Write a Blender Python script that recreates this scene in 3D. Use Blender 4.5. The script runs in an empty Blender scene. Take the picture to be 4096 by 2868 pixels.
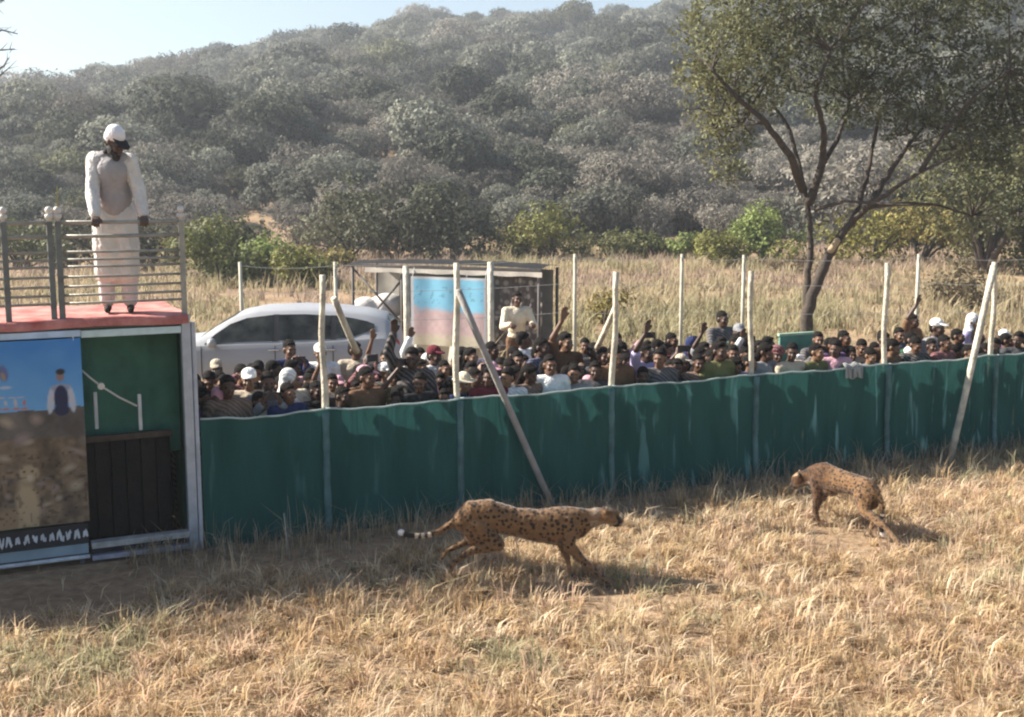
import bpy, bmesh, math, random
import numpy as np
from mathutils import Vector, Matrix, Euler, Quaternion

sc = bpy.context.scene
col = sc.collection
R = math.radians
PI = math.pi

# ------------------------------------------------------------------ camera
CAM_H = 3.5
F_PX = 1200.0                      # focal length for a 1024 px wide frame
PITCH = math.atan(174.5 / F_PX)
cam_d = bpy.data.cameras.new('camera')
cam_d.sensor_width = 36.0
cam_d.lens = 36.0 * F_PX / 1024.0
cam_d.clip_start = 0.1
cam_d.clip_end = 3000.0
cam = bpy.data.objects.new('camera', cam_d)
col.objects.link(cam)
cam.location = (0, 0, CAM_H)
cam.rotation_euler = (PI / 2 - PITCH, 0, 0)
sc.camera = cam

# ------------------------------------------------------------------ sky, sun, exposure
SUN_AZ = -79.0                     # degrees clockwise from +Y: from the left and a little behind the net
SUN_EL = 35.0
world = bpy.data.worlds.new('World')
sc.world = world
world.use_nodes = True
wn = world.node_tree
sky = wn.nodes.new('ShaderNodeTexSky')
sky.sky_type = 'NISHITA'
sky.sun_disc = False
sky.sun_elevation = R(SUN_EL)
sky.sun_rotation = R(SUN_AZ % 360)
sky.altitude = 300
sky.air_density = 1.0
sky.dust_density = 1.0
sky.ozone_density = 1.2
wn.links.new(sky.outputs[0], wn.nodes['Background'].inputs[0])
wn.nodes['Background'].inputs[1].default_value = 0.052
sun_d = bpy.data.lights.new('sun', 'SUN')
sun_d.energy = 5.0
sun_d.angle = R(0.55)
sun_d.color = (1.0, 0.93, 0.82)
sun = bpy.data.objects.new('sun', sun_d)
col.objects.link(sun)
sun.location = (-40, 20, 40)
_az = R(SUN_AZ); _el = R(SUN_EL)
SUN_TO = Vector((math.sin(_az) * math.cos(_el), math.cos(_az) * math.cos(_el), math.sin(_el)))
sun.rotation_euler = (-SUN_TO).to_track_quat('-Z', 'Y').to_euler()
vs = sc.view_settings
vs.view_transform = 'Standard'
vs.look = 'None'
vs.exposure = 1.6
vs.gamma = 1.0
vs.use_curve_mapping = False
sc.render.engine = 'CYCLES'
sc.cycles.use_denoising = True
try:
    sc.cycles.denoiser = 'OPENIMAGEDENOISE'
except Exception:
    pass
sc.cycles.max_bounces = 6
sc.cycles.diffuse_bounces = 3
sc.cycles.glossy_bounces = 2
sc.cycles.transmission_bounces = 4
sc.cycles.transparent_max_bounces = 6
sc.cycles.volume_bounces = 0
sc.cycles.caustics_reflective = False
sc.cycles.caustics_refractive = False
sc.cycles.filter_width = 2.2

# ------------------------------------------------------------------ helpers
def ray(px, py):
    x = (px - 512.0) / F_PX
    u = -(py - 358.5) / F_PX
    cp, sp = math.cos(PITCH), math.sin(PITCH)
    return Vector((x, cp + u * sp, -sp + u * cp))

def at(px, py, Y):
    """world point at distance Y in front of the camera on that line of sight"""
    d = ray(px, py)
    return Vector((0, 0, CAM_H)) + d * (Y / d.y)

def ground(px, py):
    d = ray(px, py)
    return Vector((0, 0, CAM_H)) + d * (-CAM_H / d.z)

def mat_new(name):
    m = bpy.data.materials.new(name)
    m.use_nodes = True
    return m, m.node_tree.nodes, m.node_tree.links, m.node_tree.nodes['Principled BSDF']

MATS = {}
def mat(name, c, rough=0.8, var=0.18, scale=6.0, bump=0.0, bscale=40.0, spec=0.3, metal=0.0, c2=None, detail=5.0):
    if name in MATS:
        return MATS[name]
    m, n, l, b = mat_new(name)
    tc = n.new('ShaderNodeTexCoord')
    ns = n.new('ShaderNodeTexNoise')
    ns.inputs['Scale'].default_value = scale
    ns.inputs['Detail'].default_value = detail
    l.new(tc.outputs['Object'], ns.inputs['Vector'])
    rp = n.new('ShaderNodeValToRGB')
    rp.color_ramp.elements[0].position = 0.3
    rp.color_ramp.elements[1].position = 0.72
    a = [max(0, k * (1 - var)) for k in c]
    z = c2 if c2 else [min(1, k * (1 + var)) for k in c]
    rp.color_ramp.elements[0].color = (*a, 1)
    rp.color_ramp.elements[1].color = (*z, 1)
    l.new(ns.outputs['Fac'], rp.inputs['Fac'])
    l.new(rp.outputs['Color'], b.inputs['Base Color'])
    b.inputs['Roughness'].default_value = rough
    b.inputs['Specular IOR Level'].default_value = spec
    b.inputs['Metallic'].default_value = metal
    if bump:
        n2 = n.new('ShaderNodeTexNoise')
        n2.inputs['Scale'].default_value = bscale
        n2.inputs['Detail'].default_value = 4
        l.new(tc.outputs['Object'], n2.inputs['Vector'])
        bp = n.new('ShaderNodeBump')
        bp.inputs['Strength'].default_value = bump
        bp.inputs['Distance'].default_value = 0.02
        l.new(n2.outputs['Fac'], bp.inputs['Height'])
        l.new(bp.outputs['Normal'], b.inputs['Normal'])
    MATS[name] = m
    return m

def mat_cloth(name, rough=0.9, pattern=True):
    """cloth whose dye is the object's own colour, with creases and weave mottling"""
    if name in MATS:
        return MATS[name]
    m, n, l, b = mat_new(name)
    oi = n.new('ShaderNodeObjectInfo')
    tc = n.new('ShaderNodeTexCoord')
    ns = n.new('ShaderNodeTexNoise')
    ns.inputs['Scale'].default_value = 7
    ns.inputs['Detail'].default_value = 6
    l.new(tc.outputs['Object'], ns.inputs['Vector'])
    mr = n.new('ShaderNodeMapRange')
    mr.inputs['To Min'].default_value = 0.7
    mr.inputs['To Max'].default_value = 1.2
    l.new(ns.outputs['Fac'], mr.inputs['Value'])
    mx = n.new('ShaderNodeVectorMath'); mx.operation = 'SCALE'
    l.new(oi.outputs['Color'], mx.inputs[0])
    l.new(mr.outputs['Result'], mx.inputs['Scale'])
    wv = n.new('ShaderNodeTexWave'); wv.bands_direction = 'DIAGONAL'; wv.inputs['Scale'].default_value = 9; wv.inputs['Distortion'].default_value = 3; wv.inputs['Detail'].default_value = 2
    l.new(tc.outputs['Object'], wv.inputs['Vector'])
    g1 = n.new('ShaderNodeMath'); g1.operation = 'GREATER_THAN'; g1.inputs[1].default_value = 0.55; l.new(oi.outputs['Random'], g1.inputs[0])
    g2 = n.new('ShaderNodeMath'); g2.operation = 'MULTIPLY'; l.new(g1.outputs[0], g2.inputs[0]); l.new(wv.outputs['Fac'], g2.inputs[1])
    g3 = n.new('ShaderNodeMath'); g3.operation = 'MULTIPLY'; g3.inputs[1].default_value = 0.45 if pattern else 0.0; l.new(g2.outputs[0], g3.inputs[0])
    pm = n.new('ShaderNodeMix'); pm.data_type = 'RGBA'
    l.new(g3.outputs[0], pm.inputs['Factor']); l.new(mx.outputs[0], pm.inputs['A']); pm.inputs['B'].default_value = (0.30, 0.27, 0.25, 1)
    l.new(pm.outputs['Result'], b.inputs['Base Color'])
    b.inputs['Roughness'].default_value = rough
    b.inputs['Specular IOR Level'].default_value = 0.15
    n2 = n.new('ShaderNodeTexNoise')
    n2.inputs['Scale'].default_value = 14
    n2.inputs['Detail'].default_value = 3
    n2.inputs['Distortion'].default_value = 1.2
    l.new(tc.outputs['Object'], n2.inputs['Vector'])
    bp = n.new('ShaderNodeBump')
    bp.inputs['Strength'].default_value = 0.6
    bp.inputs['Distance'].default_value = 0.03
    l.new(n2.outputs['Fac'], bp.inputs['Height'])
    l.new(bp.outputs['Normal'], b.inputs['Normal'])
    MATS[name] = m
    return m

def mat_attr(name, attr='tint', rough=0.75, trans=0.0, spec=0.2, rnd=0.0):
    """colour from a per-face/vertex attribute (leaf, blade, print colours), optional leaf translucency"""
    if name in MATS:
        return MATS[name]
    m, n, l, b = mat_new(name)
    at_ = n.new('ShaderNodeAttribute'); at_.attribute_name = attr
    src = at_.outputs['Color']
    if rnd:
        oi = n.new('ShaderNodeObjectInfo')
        hs = n.new('ShaderNodeHueSaturation')
        mr = n.new('ShaderNodeMapRange')
        mr.inputs['To Min'].default_value = 1 - rnd
        mr.inputs['To Max'].default_value = 1 + rnd
        l.new(oi.outputs['Random'], mr.inputs['Value'])
        l.new(mr.outputs['Result'], hs.inputs['Value'])
        l.new(src, hs.inputs['Color'])
        src = hs.outputs['Color']
    l.new(src, b.inputs['Base Color'])
    b.inputs['Roughness'].default_value = rough
    b.inputs['Specular IOR Level'].default_value = spec
    if trans:
        t = n.new('ShaderNodeBsdfTranslucent')
        l.new(src, t.inputs['Color'])
        mx = n.new('ShaderNodeMixShader')
        mx.inputs['Fac'].default_value = trans
        l.new(b.outputs[0], mx.inputs[1])
        l.new(t.outputs[0], mx.inputs[2])
        l.new(mx.outputs[0], n['Material Output'].inputs['Surface'])
    MATS[name] = m
    return m

def tag(o, label=None, cat=None, group=None, kind=None):
    if label: o['label'] = label
    if cat: o['category'] = cat
    if group: o['group'] = group
    if kind: o['kind'] = kind
    return o

def empty(name, loc=(0, 0, 0), rz=0.0):
    o = bpy.data.objects.new(name, None)
    o.empty_display_size = 0.2
    col.objects.link(o)
    o.location = loc
    o.rotation_euler = (0, 0, rz)
    return o

def link(name, me, m=None, parent=None, loc=None, rz=None):
    o = bpy.data.objects.new(name, me)
    col.objects.link(o)
    if m is not None:
        if len(me.materials) == 0:
            me.materials.append(m)
    if parent: o.parent = parent
    if loc is not None: o.location = loc
    if rz is not None: o.rotation_euler = (0, 0, rz)
    return o

def np_mesh(name, V, Fc, tint=None, smooth=False):
    """V (n,3), Fc (m,k) with constant k; tint (n,3) vertex colours"""
    me = bpy.data.meshes.new(name)
    V = np.asarray(V, dtype=np.float32); Fc = np.asarray(Fc, dtype=np.int32)
    k = Fc.shape[1]
    me.vertices.add(len(V)); me.vertices.foreach_set('co', V.ravel())
    me.loops.add(Fc.size); me.loops.foreach_set('vertex_index', Fc.ravel())
    me.polygons.add(len(Fc))
    me.polygons.foreach_set('loop_start', np.arange(0, Fc.size, k, dtype=np.int32))
    try:
        me.polygons.foreach_set('loop_total', np.full(len(Fc), k, dtype=np.int32))
    except Exception:
        pass
    me.update(calc_edges=True)
    if tint is not None:
        a = me.color_attributes.new('tint', 'FLOAT_COLOR', 'POINT')
        c4 = np.ones((len(V), 4), dtype=np.float32); c4[:, :3] = tint
        a.data.foreach_set('color', c4.ravel())
    if smooth:
        me.polygons.foreach_set('use_smooth', np.ones(len(Fc), dtype=bool))
    me.validate()
    return me

class MB:
    """collects shapes into one mesh"""
    def __init__(s): s.v = []; s.f = []
    def add(s, vs_, fs_):
        o = len(s.v); s.v += [tuple(p) for p in vs_]; s.f += [tuple(i + o for i in f) for f in fs_]; return s
    def box(s, c, size, rot=None, bev=0.0):
        hx, hy, hz = [k / 2 for k in size]
        m = rot if rot is not None else Matrix.Identity(3)
        c = Vector(c)
        if bev <= 0:
            pts = [c + m @ Vector((x * hx, y * hy, z * hz)) for z in (-1, 1) for y in (-1, 1) for x in (-1, 1)]
            return s.add(pts, [(0, 2, 3, 1), (4, 5, 7, 6), (0, 1, 5, 4), (2, 6, 7, 3), (0, 4, 6, 2), (1, 3, 7, 5)])
        bm = bmesh.new()
        bmesh.ops.create_cube(bm, size=1.0)
        for v in bm.verts: v.co = Vector((v.co.x * size[0], v.co.y * size[1], v.co.z * size[2]))
        bmesh.ops.bevel(bm, geom=list(bm.edges), offset=bev, segments=2, profile=0.6, affect='EDGES')
        bm.verts.index_update()
        pts = [c + m @ v.co for v in bm.verts]
        fs_ = [[v.index for v in f.verts] for f in bm.faces]
        bm.free()
        return s.add(pts, fs_)
    def bar(s, a, b, w, h=None, bev=0.0):
        a = Vector(a); b = Vector(b); d = b - a
        q = d.to_track_quat('X', 'Z').to_matrix()
        return s.box((a + b) / 2, (d.length, w, h or w), q, bev)
    def tube(s, pts, rad, n=8, cap=True):
        pts = [Vector(p) for p in pts]
        if not hasattr(rad, '__len__'): rad = [rad] * len(pts)
        up = Vector((0.31, 0.47, 0.83)); vs_ = []; fs_ = []
        prev = None
        for i, p in enumerate(pts):
            d = (pts[min(i + 1, len(pts) - 1)] - pts[max(i - 1, 0)])
            if d.length < 1e-9: d = Vector((0, 0, 1))
            d.normalize()
            if prev is None:
                x = d.cross(up)
                if x.length < 1e-3: x = d.cross(Vector((1, 0, 0)))
                x.normalize()
            else:
                x = prev - d * prev.dot(d)
                x.normalize()
            prev = x
            y = d.cross(x)
            for k in range(n):
                a = 2 * PI * k / n
                vs_.append(p + (x * math.cos(a) + y * math.sin(a)) * rad[i])
        for i in range(len(pts) - 1):
            for k in range(n):
                a = i * n + k; b = i * n + (k + 1) % n
                fs_.append((a, b, b + n, a + n))
        if cap:
            fs_.append(tuple(range(n - 1, -1, -1)))
            fs_.append(tuple(range((len(pts) - 1) * n, len(pts) * n)))
        return s.add(vs_, fs_)
    def ell(s, c, r, rot=None, nu=14, nv=9):
        m = rot if rot is not None else Matrix.Identity(3)
        c = Vector(c); vs_ = [c + m @ Vector((0, 0, -r[2]))]; fs_ = []
        for j in range(1, nv):
            t = -PI / 2 + PI * j / nv
            for i in range(nu):
                a = 2 * PI * i / nu
                vs_.append(c + m @ Vector((r[0] * math.cos(t) * math.cos(a), r[1] * math.cos(t) * math.sin(a), r[2] * math.sin(t))))
        vs_.append(c + m @ Vector((0, 0, r[2])))
        for i in range(nu): fs_.append((0, 1 + (i + 1) % nu, 1 + i))
        for j in range(nv - 2):
            for i in range(nu):
                a = 1 + j * nu + i; b = 1 + j * nu + (i + 1) % nu
                fs_.append((a, b, b + nu, a + nu))
        o = 1 + (nv - 2) * nu; t = len(vs_) - 1
        for i in range(nu): fs_.append((o + i, o + (i + 1) % nu, t))
        return s.add(vs_, fs_)
    def cap(s, a, ra, b, rb, n=10):
        """tapered capsule"""
        a = Vector(a); b = Vector(b); d = b - a
        L = d.length
        if L < 1e-6: return s.ell(a, (ra, ra, ra))
        d = d / L
        pts = []; rr = []
        for t in (-1.0, -0.85, -0.5):
            pts.append(a + d * ra * t); rr.append(max(0.05 * ra, ra * math.sqrt(max(0, 1 - t * t))))
        for t in (0, 0.33, 0.67, 1.0):
            pts.append(a + d * L * t); rr.append(ra + (rb - ra) * t)
        for t in (0.5, 0.85, 1.0):
            pts.append(b + d * rb * t); rr.append(max(0.05 * rb, rb * math.sqrt(max(0, 1 - t * t))))
        return s.tube(pts, rr, n)
    def mesh(s, name, smooth=False):
        me = bpy.data.meshes.new(name)
        me.from_pydata(s.v, [], s.f)
        if smooth:
            me.polygons.foreach_set('use_smooth', np.ones(len(me.polygons), dtype=bool))
        me.update()
        return me
    def build(s, name, m, parent=None, smooth=False, loc=None, rz=None):
        return link(name, s.mesh(name, smooth), m, parent, loc, rz)

def organic(mb, name, voxel, smooth=3, fac=0.5):
    """melts overlapping shapes into one continuous skin"""
    me = mb.mesh(name + '_raw')
    o = bpy.data.objects.new('tmp_' + name, me)
    col.objects.link(o)
    r = o.modifiers.new('r', 'REMESH'); r.mode = 'VOXEL'; r.voxel_size = voxel; r.use_smooth_shade = True
    if smooth:
        k = o.modifiers.new('s', 'SMOOTH'); k.factor = fac; k.iterations = smooth
    dg = bpy.context.evaluated_depsgraph_get()
    dg.update()
    out = bpy.data.meshes.new_from_object(o.evaluated_get(dg))
    out.name = name
    bpy.data.objects.remove(o)
    bpy.data.meshes.remove(me)
    out.polygons.foreach_set('use_smooth', np.ones(len(out.polygons), dtype=bool))
    return out

def vnoise(x, y, seed=0):
    """cheap smooth value noise on arrays"""
    x = np.asarray(x, float); y = np.asarray(y, float)
    xi = np.floor(x).astype(np.int64); yi = np.floor(y).astype(np.int64)
    xf = x - xi; yf = y - yi
    u = xf * xf * (3 - 2 * xf); v = yf * yf * (3 - 2 * yf)
    def h(a, b):
        n = (a * 374761393 + b * 668265263 + seed * 974711) & 0x7fffffff
        n = ((n ^ (n >> 13)) * 1274126177) & 0x7fffffff
        return ((n ^ (n >> 16)) & 0xffff) / 65535.0
    return (h(xi, yi) * (1 - u) + h(xi + 1, yi) * u) * (1 - v) + (h(xi, yi + 1) * (1 - u) + h(xi + 1, yi + 1) * u) * v

def fbm(x, y, seed=0, oct=4):
    t = 0; a = 0.5; f = 1.0
    for k in range(oct):
        t = t + a * vnoise(np.asarray(x) * f, np.asarray(y) * f, seed + k * 17); a *= 0.5; f *= 2.03
    return t

# ------------------------------------------------------------------ fence line (needed by ground cover)
FA = ground(190, 548.5); FB = ground(1004, 446.5)
FD = (FB - FA).normalized()               # along the net
FN = Vector((FD.y, -FD.x, 0)).normalized()   # towards the camera
if FN.y > 0: FN = -FN

# ------------------------------------------------------------------ ground, field and hill (one sheet)
RIDGE_Y = 320.0
HILL_Y0 = 62.0
ridge_px = np.array([-400, -150, 0, 60, 100, 150, 230, 285, 330, 400, 460, 530, 600, 650, 720, 900, 1100, 1400], float)
ridge_py = np.array([120, 100, 91, 88, 76, 70, 49, 40, 30, 18, 10, 13, 14, 8, -12, -40, -52, -60], float)
_rx = (ridge_px - 512) / F_PX * RIDGE_Y
_rz = CAM_H + RIDGE_Y * (184 - ridge_py) / F_PX - 6.4
def terrain(x, y):
    x = np.asarray(x, float); y = np.asarray(y, float)
    zr = np.interp(x * (RIDGE_Y / np.maximum(y, 140.0)) ** 0.6, _rx, _rz)
    t = (y - HILL_Y0) / (RIDGE_Y - HILL_Y0)
    tt = np.clip(t, 0, 1)
    s = tt * 0.86 + 0.14 * tt * tt
    s = np.where(t > 1, 1 - 0.9 * np.clip((t - 1) / 0.6, 0, 1) ** 1.3, s)
    s = s * np.clip(tt * 14, 0, 1)
    z = zr * s
    z = z + np.clip(tt * 6, 0, 1) * (fbm(x / 26, y / 26, 5) - 0.47) * 7.0
    z = z + 0.05 * (fbm(x / 2.2, y / 2.2, 9) - 0.5) * np.clip((26 - y) / 10, 0, 1)
    return z

def build_ground():
    ys = np.concatenate([np.linspace(-12, 6, 7), np.linspace(6.4, 20, 70), np.linspace(20.6, 62, 50), np.linspace(65, 440, 116)])
    us = np.linspace(-1, 1, 151)
    V = []; 
    for y in ys:
        w = 14 + max(y, 0) * 0.85 + max(0, y - 100) * 0.4
        x = us * w
        V.append(np.stack([x, np.full_like(x, y), terrain(x, np.full_like(x, y))], 1))
    n = len(us); V = np.concatenate(V)
    i, j = np.meshgrid(np.arange(len(ys) - 1), np.arange(n - 1), indexing='ij')
    a = (i * n + j).ravel()
    me = np_mesh('ground', V, np.stack([a, a + 1, a + n + 1, a + n], 1), smooth=True)
    m, nd, l, b = mat_new('earth')
    tc = nd.new('ShaderNodeTexCoord')
    n1 = nd.new('ShaderNodeTexNoise'); n1.inputs['Scale'].default_value = 0.55; n1.inputs['Detail'].default_value = 8
    n2 = nd.new('ShaderNodeTexNoise'); n2.inputs['Scale'].default_value = 9; n2.inputs['Detail'].default_value = 6
    l.new(tc.outputs['Object'], n1.inputs['Vector']); l.new(tc.outputs['Object'], n2.inputs['Vector'])
    r1 = nd.new('ShaderNodeValToRGB')
    e = r1.color_ramp.elements
    e[0].position = 0.3; e[0].color = (0.22, 0.155, 0.105, 1)
    e[1].position = 0.68; e[1].color = (0.42, 0.30, 0.195, 1)
    l.new(n1.outputs['Fac'], r1.inputs['Fac'])
    r2 = nd.new('ShaderNodeValToRGB')
    r2.color_ramp.elements[0].position = 0.3; r2.color_ramp.elements[0].color = (0.62, 0.6, 0.58, 1)
    r2.color_ramp.elements[1].position = 0.7; r2.color_ramp.elements[1].color = (1.1, 1.08, 1.02, 1)
    l.new(n2.outputs['Fac'], r2.inputs['Fac'])
    mx = nd.new('ShaderNodeMix'); mx.data_type = 'RGBA'; mx.blend_type = 'MULTIPLY'
    mx.inputs['Factor'].default_value = 1
    l.new(r1.outputs['Color'], mx.inputs['A']); l.new(r2.outputs['Color'], mx.inputs['B'])
    l.new(mx.outputs['Result'], b.inputs['Base Color'])
    b.inputs['Roughness'].default_value = 0.95; b.inputs['Specular IOR Level'].default_value = 0.1
    bp = nd.new('ShaderNodeBump'); bp.inputs['Strength'].default_value = 0.7; bp.inputs['Distance'].default_value = 0.05
    l.new(n2.outputs['Fac'], bp.inputs['Height']); l.new(bp.outputs['Normal'], b.inputs['Normal'])
    o = link('ground', me, m)
    tag(o, 'dry earth and grassland running back to the scrub covered hill', None, None, 'structure')
build_ground()

# ------------------------------------------------------------------ grass
STRAW = np.array([[0.61, 0.45, 0.265], [0.67, 0.515, 0.34], [0.54, 0.38, 0.22], [0.73, 0.60, 0.43], [0.44, 0.30, 0.17], [0.57, 0.465, 0.28], [0.63, 0.45, 0.32]])
GREEN = np.array([[0.36, 0.33, 0.20], [0.40, 0.37, 0.23], [0.30, 0.26, 0.15]])
GREY = np.array([[0.36, 0.32, 0.24], [0.44, 0.39, 0.31], [0.30, 0.26, 0.19]])

def blades(rng, base, hgt, lean, leandir, width, colr, curl=0.5):
    """base (n,3); three-triangle bent blades"""
    n = len(base)
    d = np.stack([np.cos(leandir), np.sin(leandir), np.zeros(n)], 1)
    side = np.stack([-np.sin(leandir + rng.normal(0, 0.8, n)), np.cos(leandir), np.zeros(n)], 1)
    h = hgt[:, None]; w = width[:, None]; ln = lean[:, None]
    up = np.array([0, 0, 1.0])
    mid = base + up * h * 0.55 + d * h * ln * 0.35
    tip = base + up * h * (1 - 0.35 * ln) + d * h * ln * (1.0 + curl)
    V = np.stack([base - side * w, base + side * w, mid - side * w * 0.8, mid + side * w * 0.8, tip], 1).reshape(-1, 3)
    o = np.arange(n)[:, None] * 5
    F3 = np.concatenate([o + np.array([0, 1, 2]), o + np.array([1, 3, 2]), o + np.array([2, 3, 4])], 1).reshape(-1, 3)
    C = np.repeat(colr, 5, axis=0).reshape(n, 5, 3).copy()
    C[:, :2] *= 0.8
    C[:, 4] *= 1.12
    return V, F3, C.reshape(-1, 3)

def fence_dist(x, y):
    return (x - FA.x) * FN.x + (y - FA.y) * FN.y     # metres in front of the net

_t1 = ground(585, 602); _t2 = ground(850, 544)
TRODDEN = [(_t1.x, _t1.y, .6, .42, .84), (_t2.x, _t2.y, .6, .55, .78)]
def field_cover(x, y):
    """0..1 how thick the dry grass stands"""
    d = fence_dist(x, y)
    along = (x - FA.x) * FD.x + (y - FA.y) * FD.y
    bare = np.clip((d - np.clip(1.05 - along * 0.11, 0.05, 1.35) - 0.7 * (vnoise(x * 1.3, y * 1.3, 3) - 0.5)) / 0.7, 0.0, 1)
    patch = np.clip(0.55 + 1.6 * (fbm(x * 1.3, y * 1.3, 21) - 0.45), 0.34, 1)
    # grass trodden down where the two animals cross
    for (qx, qy, rx, ry, k) in TRODDEN:
        w = np.exp(-(((x - qx) / rx) ** 2 + ((y - qy) / ry) ** 2) ** 2)
        patch = patch * (1 - k * w)
    return bare * patch

def build_grass():
    rng = np.random.default_rng(4)
    Vs = []; Fs = []; Cs = []; off = 0
    def push(V, F3, C):
        nonlocal off
        Vs.append(V); Fs.append(F3 + off); Cs.append(C); off += len(V)
    # tufts
    N = 15000
    y = rng.uniform(6.4, 19.5, N); x = rng.uniform(-1, 1, N) * (y * 0.47 + 1.2)
    keep = (fence_dist(x, y) > 0.12) & (rng.random(N) < field_cover(x, y))
    x, y = x[keep], y[keep]; n = len(x)
    size = rng.gamma(4, 0.024, n) + 0.055
    hue = rng.integers(0, len(STRAW), n)
    grn = fbm(x * 0.7 + 9, y * 0.7, 33) + rng.normal(0, 0.05, n)
    wind = rng.uniform(0, 2 * PI, n)
    k = 20
    bx = np.repeat(x, k); by = np.repeat(y, k); bs = np.repeat(size, k)
    ang = rng.uniform(0, 2 * PI, len(bx)); rad = np.sqrt(rng.random(len(bx))) * bs * 0.38
    px_ = bx + np.cos(ang) * rad; py_ = by + np.sin(ang) * rad
    base = np.stack([px_, py_, terrain(px_, py_) - 0.01], 1)
    h = bs * rng.uniform(0.45, 1.25, len(bx))
    lean = np.abs(rng.normal(0.45, 0.3, len(bx)))
    ld = np.where(rng.random(len(bx)) < 0.6, ang, np.repeat(wind, k))
    c = STRAW[np.repeat(hue, k)] * rng.uniform(0.75, 1.2, (len(bx), 1))
    g = np.repeat(grn, k) > 0.64
    c[g] = GREEN[rng.integers(0, 3, g.sum())] * rng.uniform(0.8, 1.3, (g.sum(), 1))
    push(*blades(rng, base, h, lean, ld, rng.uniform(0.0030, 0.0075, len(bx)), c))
    # matted straw between the tufts
    N = 90000
    y = rng.uniform(6.4, 19.5, N); x = rng.uniform(-1, 1, N) * (y * 0.47 + 1.2)
    keep = (fence_dist(x, y) > 0.1) & (rng.random(N) < np.clip(field_cover(x, y) * 2.2, 0.03, 1))
    x, y = x[keep], y[keep]; n = len(x)
    base = np.stack([x, y, terrain(x, y) - 0.005], 1)
    c = STRAW[rng.integers(0, len(STRAW), n)] * rng.uniform(0.7, 1.15, (n, 1))
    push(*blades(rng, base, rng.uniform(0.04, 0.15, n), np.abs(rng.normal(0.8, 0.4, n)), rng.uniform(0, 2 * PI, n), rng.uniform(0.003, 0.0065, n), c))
    # sparse grey weeds at the foot of the net
    N = 900
    s = rng.uniform(-0.6, 12, N); dd = rng.gamma(1.6, 0.28, N) + 0.03
    x = FA.x + FD.x * s + FN.x * dd; y = FA.y + FD.y * s + FN.y * dd
    k = 7
    bx = np.repeat(x, k) + rng.normal(0, 0.03, N * k); by = np.repeat(y, k) + rng.normal(0, 0.03, N * k)
    base = np.stack([bx, by, terrain(bx, by) - 0.01], 1)
    n = N * k
    c = np.where(rng.random((n, 1)) < 0.6, GREY[rng.integers(0, 3, n)], STRAW[rng.integers(0, 7, n)]) * rng.uniform(0.7, 1.2, (n, 1))
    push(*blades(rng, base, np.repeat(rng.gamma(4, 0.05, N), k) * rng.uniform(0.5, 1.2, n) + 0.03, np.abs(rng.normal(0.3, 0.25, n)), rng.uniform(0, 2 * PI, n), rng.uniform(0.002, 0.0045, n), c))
    me = np_mesh('dry_grass', np.concatenate(Vs), np.concatenate(Fs), np.concatenate(Cs))
    o = link('dry_grass', me, mat_attr('straw', rough=0.7, trans=0.42))
    tag(o, 'tufted straw coloured dry grass covering the open ground before the net', 'grass', None, 'stuff')

def build_field_grass():
    rng = np.random.default_rng(14)
    N = 11000
    y = rng.uniform(19, 66, N); x = rng.uniform(-1, 1, N) * (y * 0.50 + 2)
    keep = rng.random(N) < np.clip(0.25 + 1.3 * (fbm(x * 0.16, y * 0.16, 71) - 0.3), 0.1, 1)
    x, y = x[keep], y[keep]; N = len(x); k = 12
    sz = rng.gamma(6, 0.055, N) + 0.1
    bx = np.repeat(x, k) + rng.normal(0, 0.16, N * k); by = np.repeat(y, k) + rng.normal(0, 0.16, N * k); n = N * k
    base = np.stack([bx, by, terrain(bx, by) - 0.02], 1)
    pal = np.array([[0.39, 0.30, 0.22], [0.43, 0.335, 0.265], [0.36, 0.275, 0.205], [0.40, 0.335, 0.21], [0.33, 0.295, 0.175]])
    hue = np.clip((fbm(x * 0.2 + 3, y * 0.2, 91) * 7).astype(int), 0, 4)
    c = pal[np.repeat(hue, k)] * rng.uniform(0.75, 1.2, (n, 1))
    V, F3, C = blades(rng, base, np.repeat(sz, k) * rng.uniform(0.5, 1.3, n), np.abs(rng.normal(0.3, 0.2, n)), rng.uniform(0, 2 * PI, n), rng.uniform(0.012, 0.026, n), c)
    o = link('field_grass', np_mesh('field_grass', V, F3, C), mat_attr('straw', rough=0.7, trans=0.25))
    tag(o, 'tall dry grass of the field beyond the crowd', 'grass', None, 'stuff')
build_grass()
build_field_grass()

# ------------------------------------------------------------------ foliage
def leaf_quads(rng, cent, size, colr, up=0.35, squash=0.6, out=None, ow=1.3):
    n = len(cent)
    nr = rng.normal(0, 1, (n, 3)); nr[:, 2] += up * 2
    if out is not None:
        d = cent - out; d /= np.linalg.norm(d, axis=1, keepdims=True) + 1e-6
        nr = nr * 0.55 + d * ow
    nr /= np.linalg.norm(nr, axis=1, keepdims=True)
    a = np.cross(nr, rng.normal(0, 1, (n, 3))); a /= np.linalg.norm(a, axis=1, keepdims=True) + 1e-9
    b = np.cross(nr, a)
    s = size[:, None]
    V = np.stack([cent - a * s, cent - b * s * squash, cent + a * s, cent + b * s * squash], 1).reshape(-1, 3)
    F4 = np.arange(n * 4).reshape(n, 4)
    return V, F4, np.repeat(colr, 4, axis=0)

def crown_points(rng, lobes, n, shell=0.65):
    """points spread through ellipsoid lobes (cx,cy,cz,rx,ry,rz), thicker near their surface"""
    lobes = np.asarray(lobes, float)
    vol = lobes[:, 3] * lobes[:, 4] + lobes[:, 3] * lobes[:, 5]
    idx = rng.choice(len(lobes), n, p=vol / vol.sum())
    d = rng.normal(0, 1, (n, 3)); d /= np.linalg.norm(d, axis=1, keepdims=True)
    r = np.where(rng.random(n) < shell, rng.uniform(0.78, 1.08, n), rng.random(n) ** 0.5)
    return lobes[idx, :3] + d * r[:, None] * lobes[idx, 3:], idx

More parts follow.
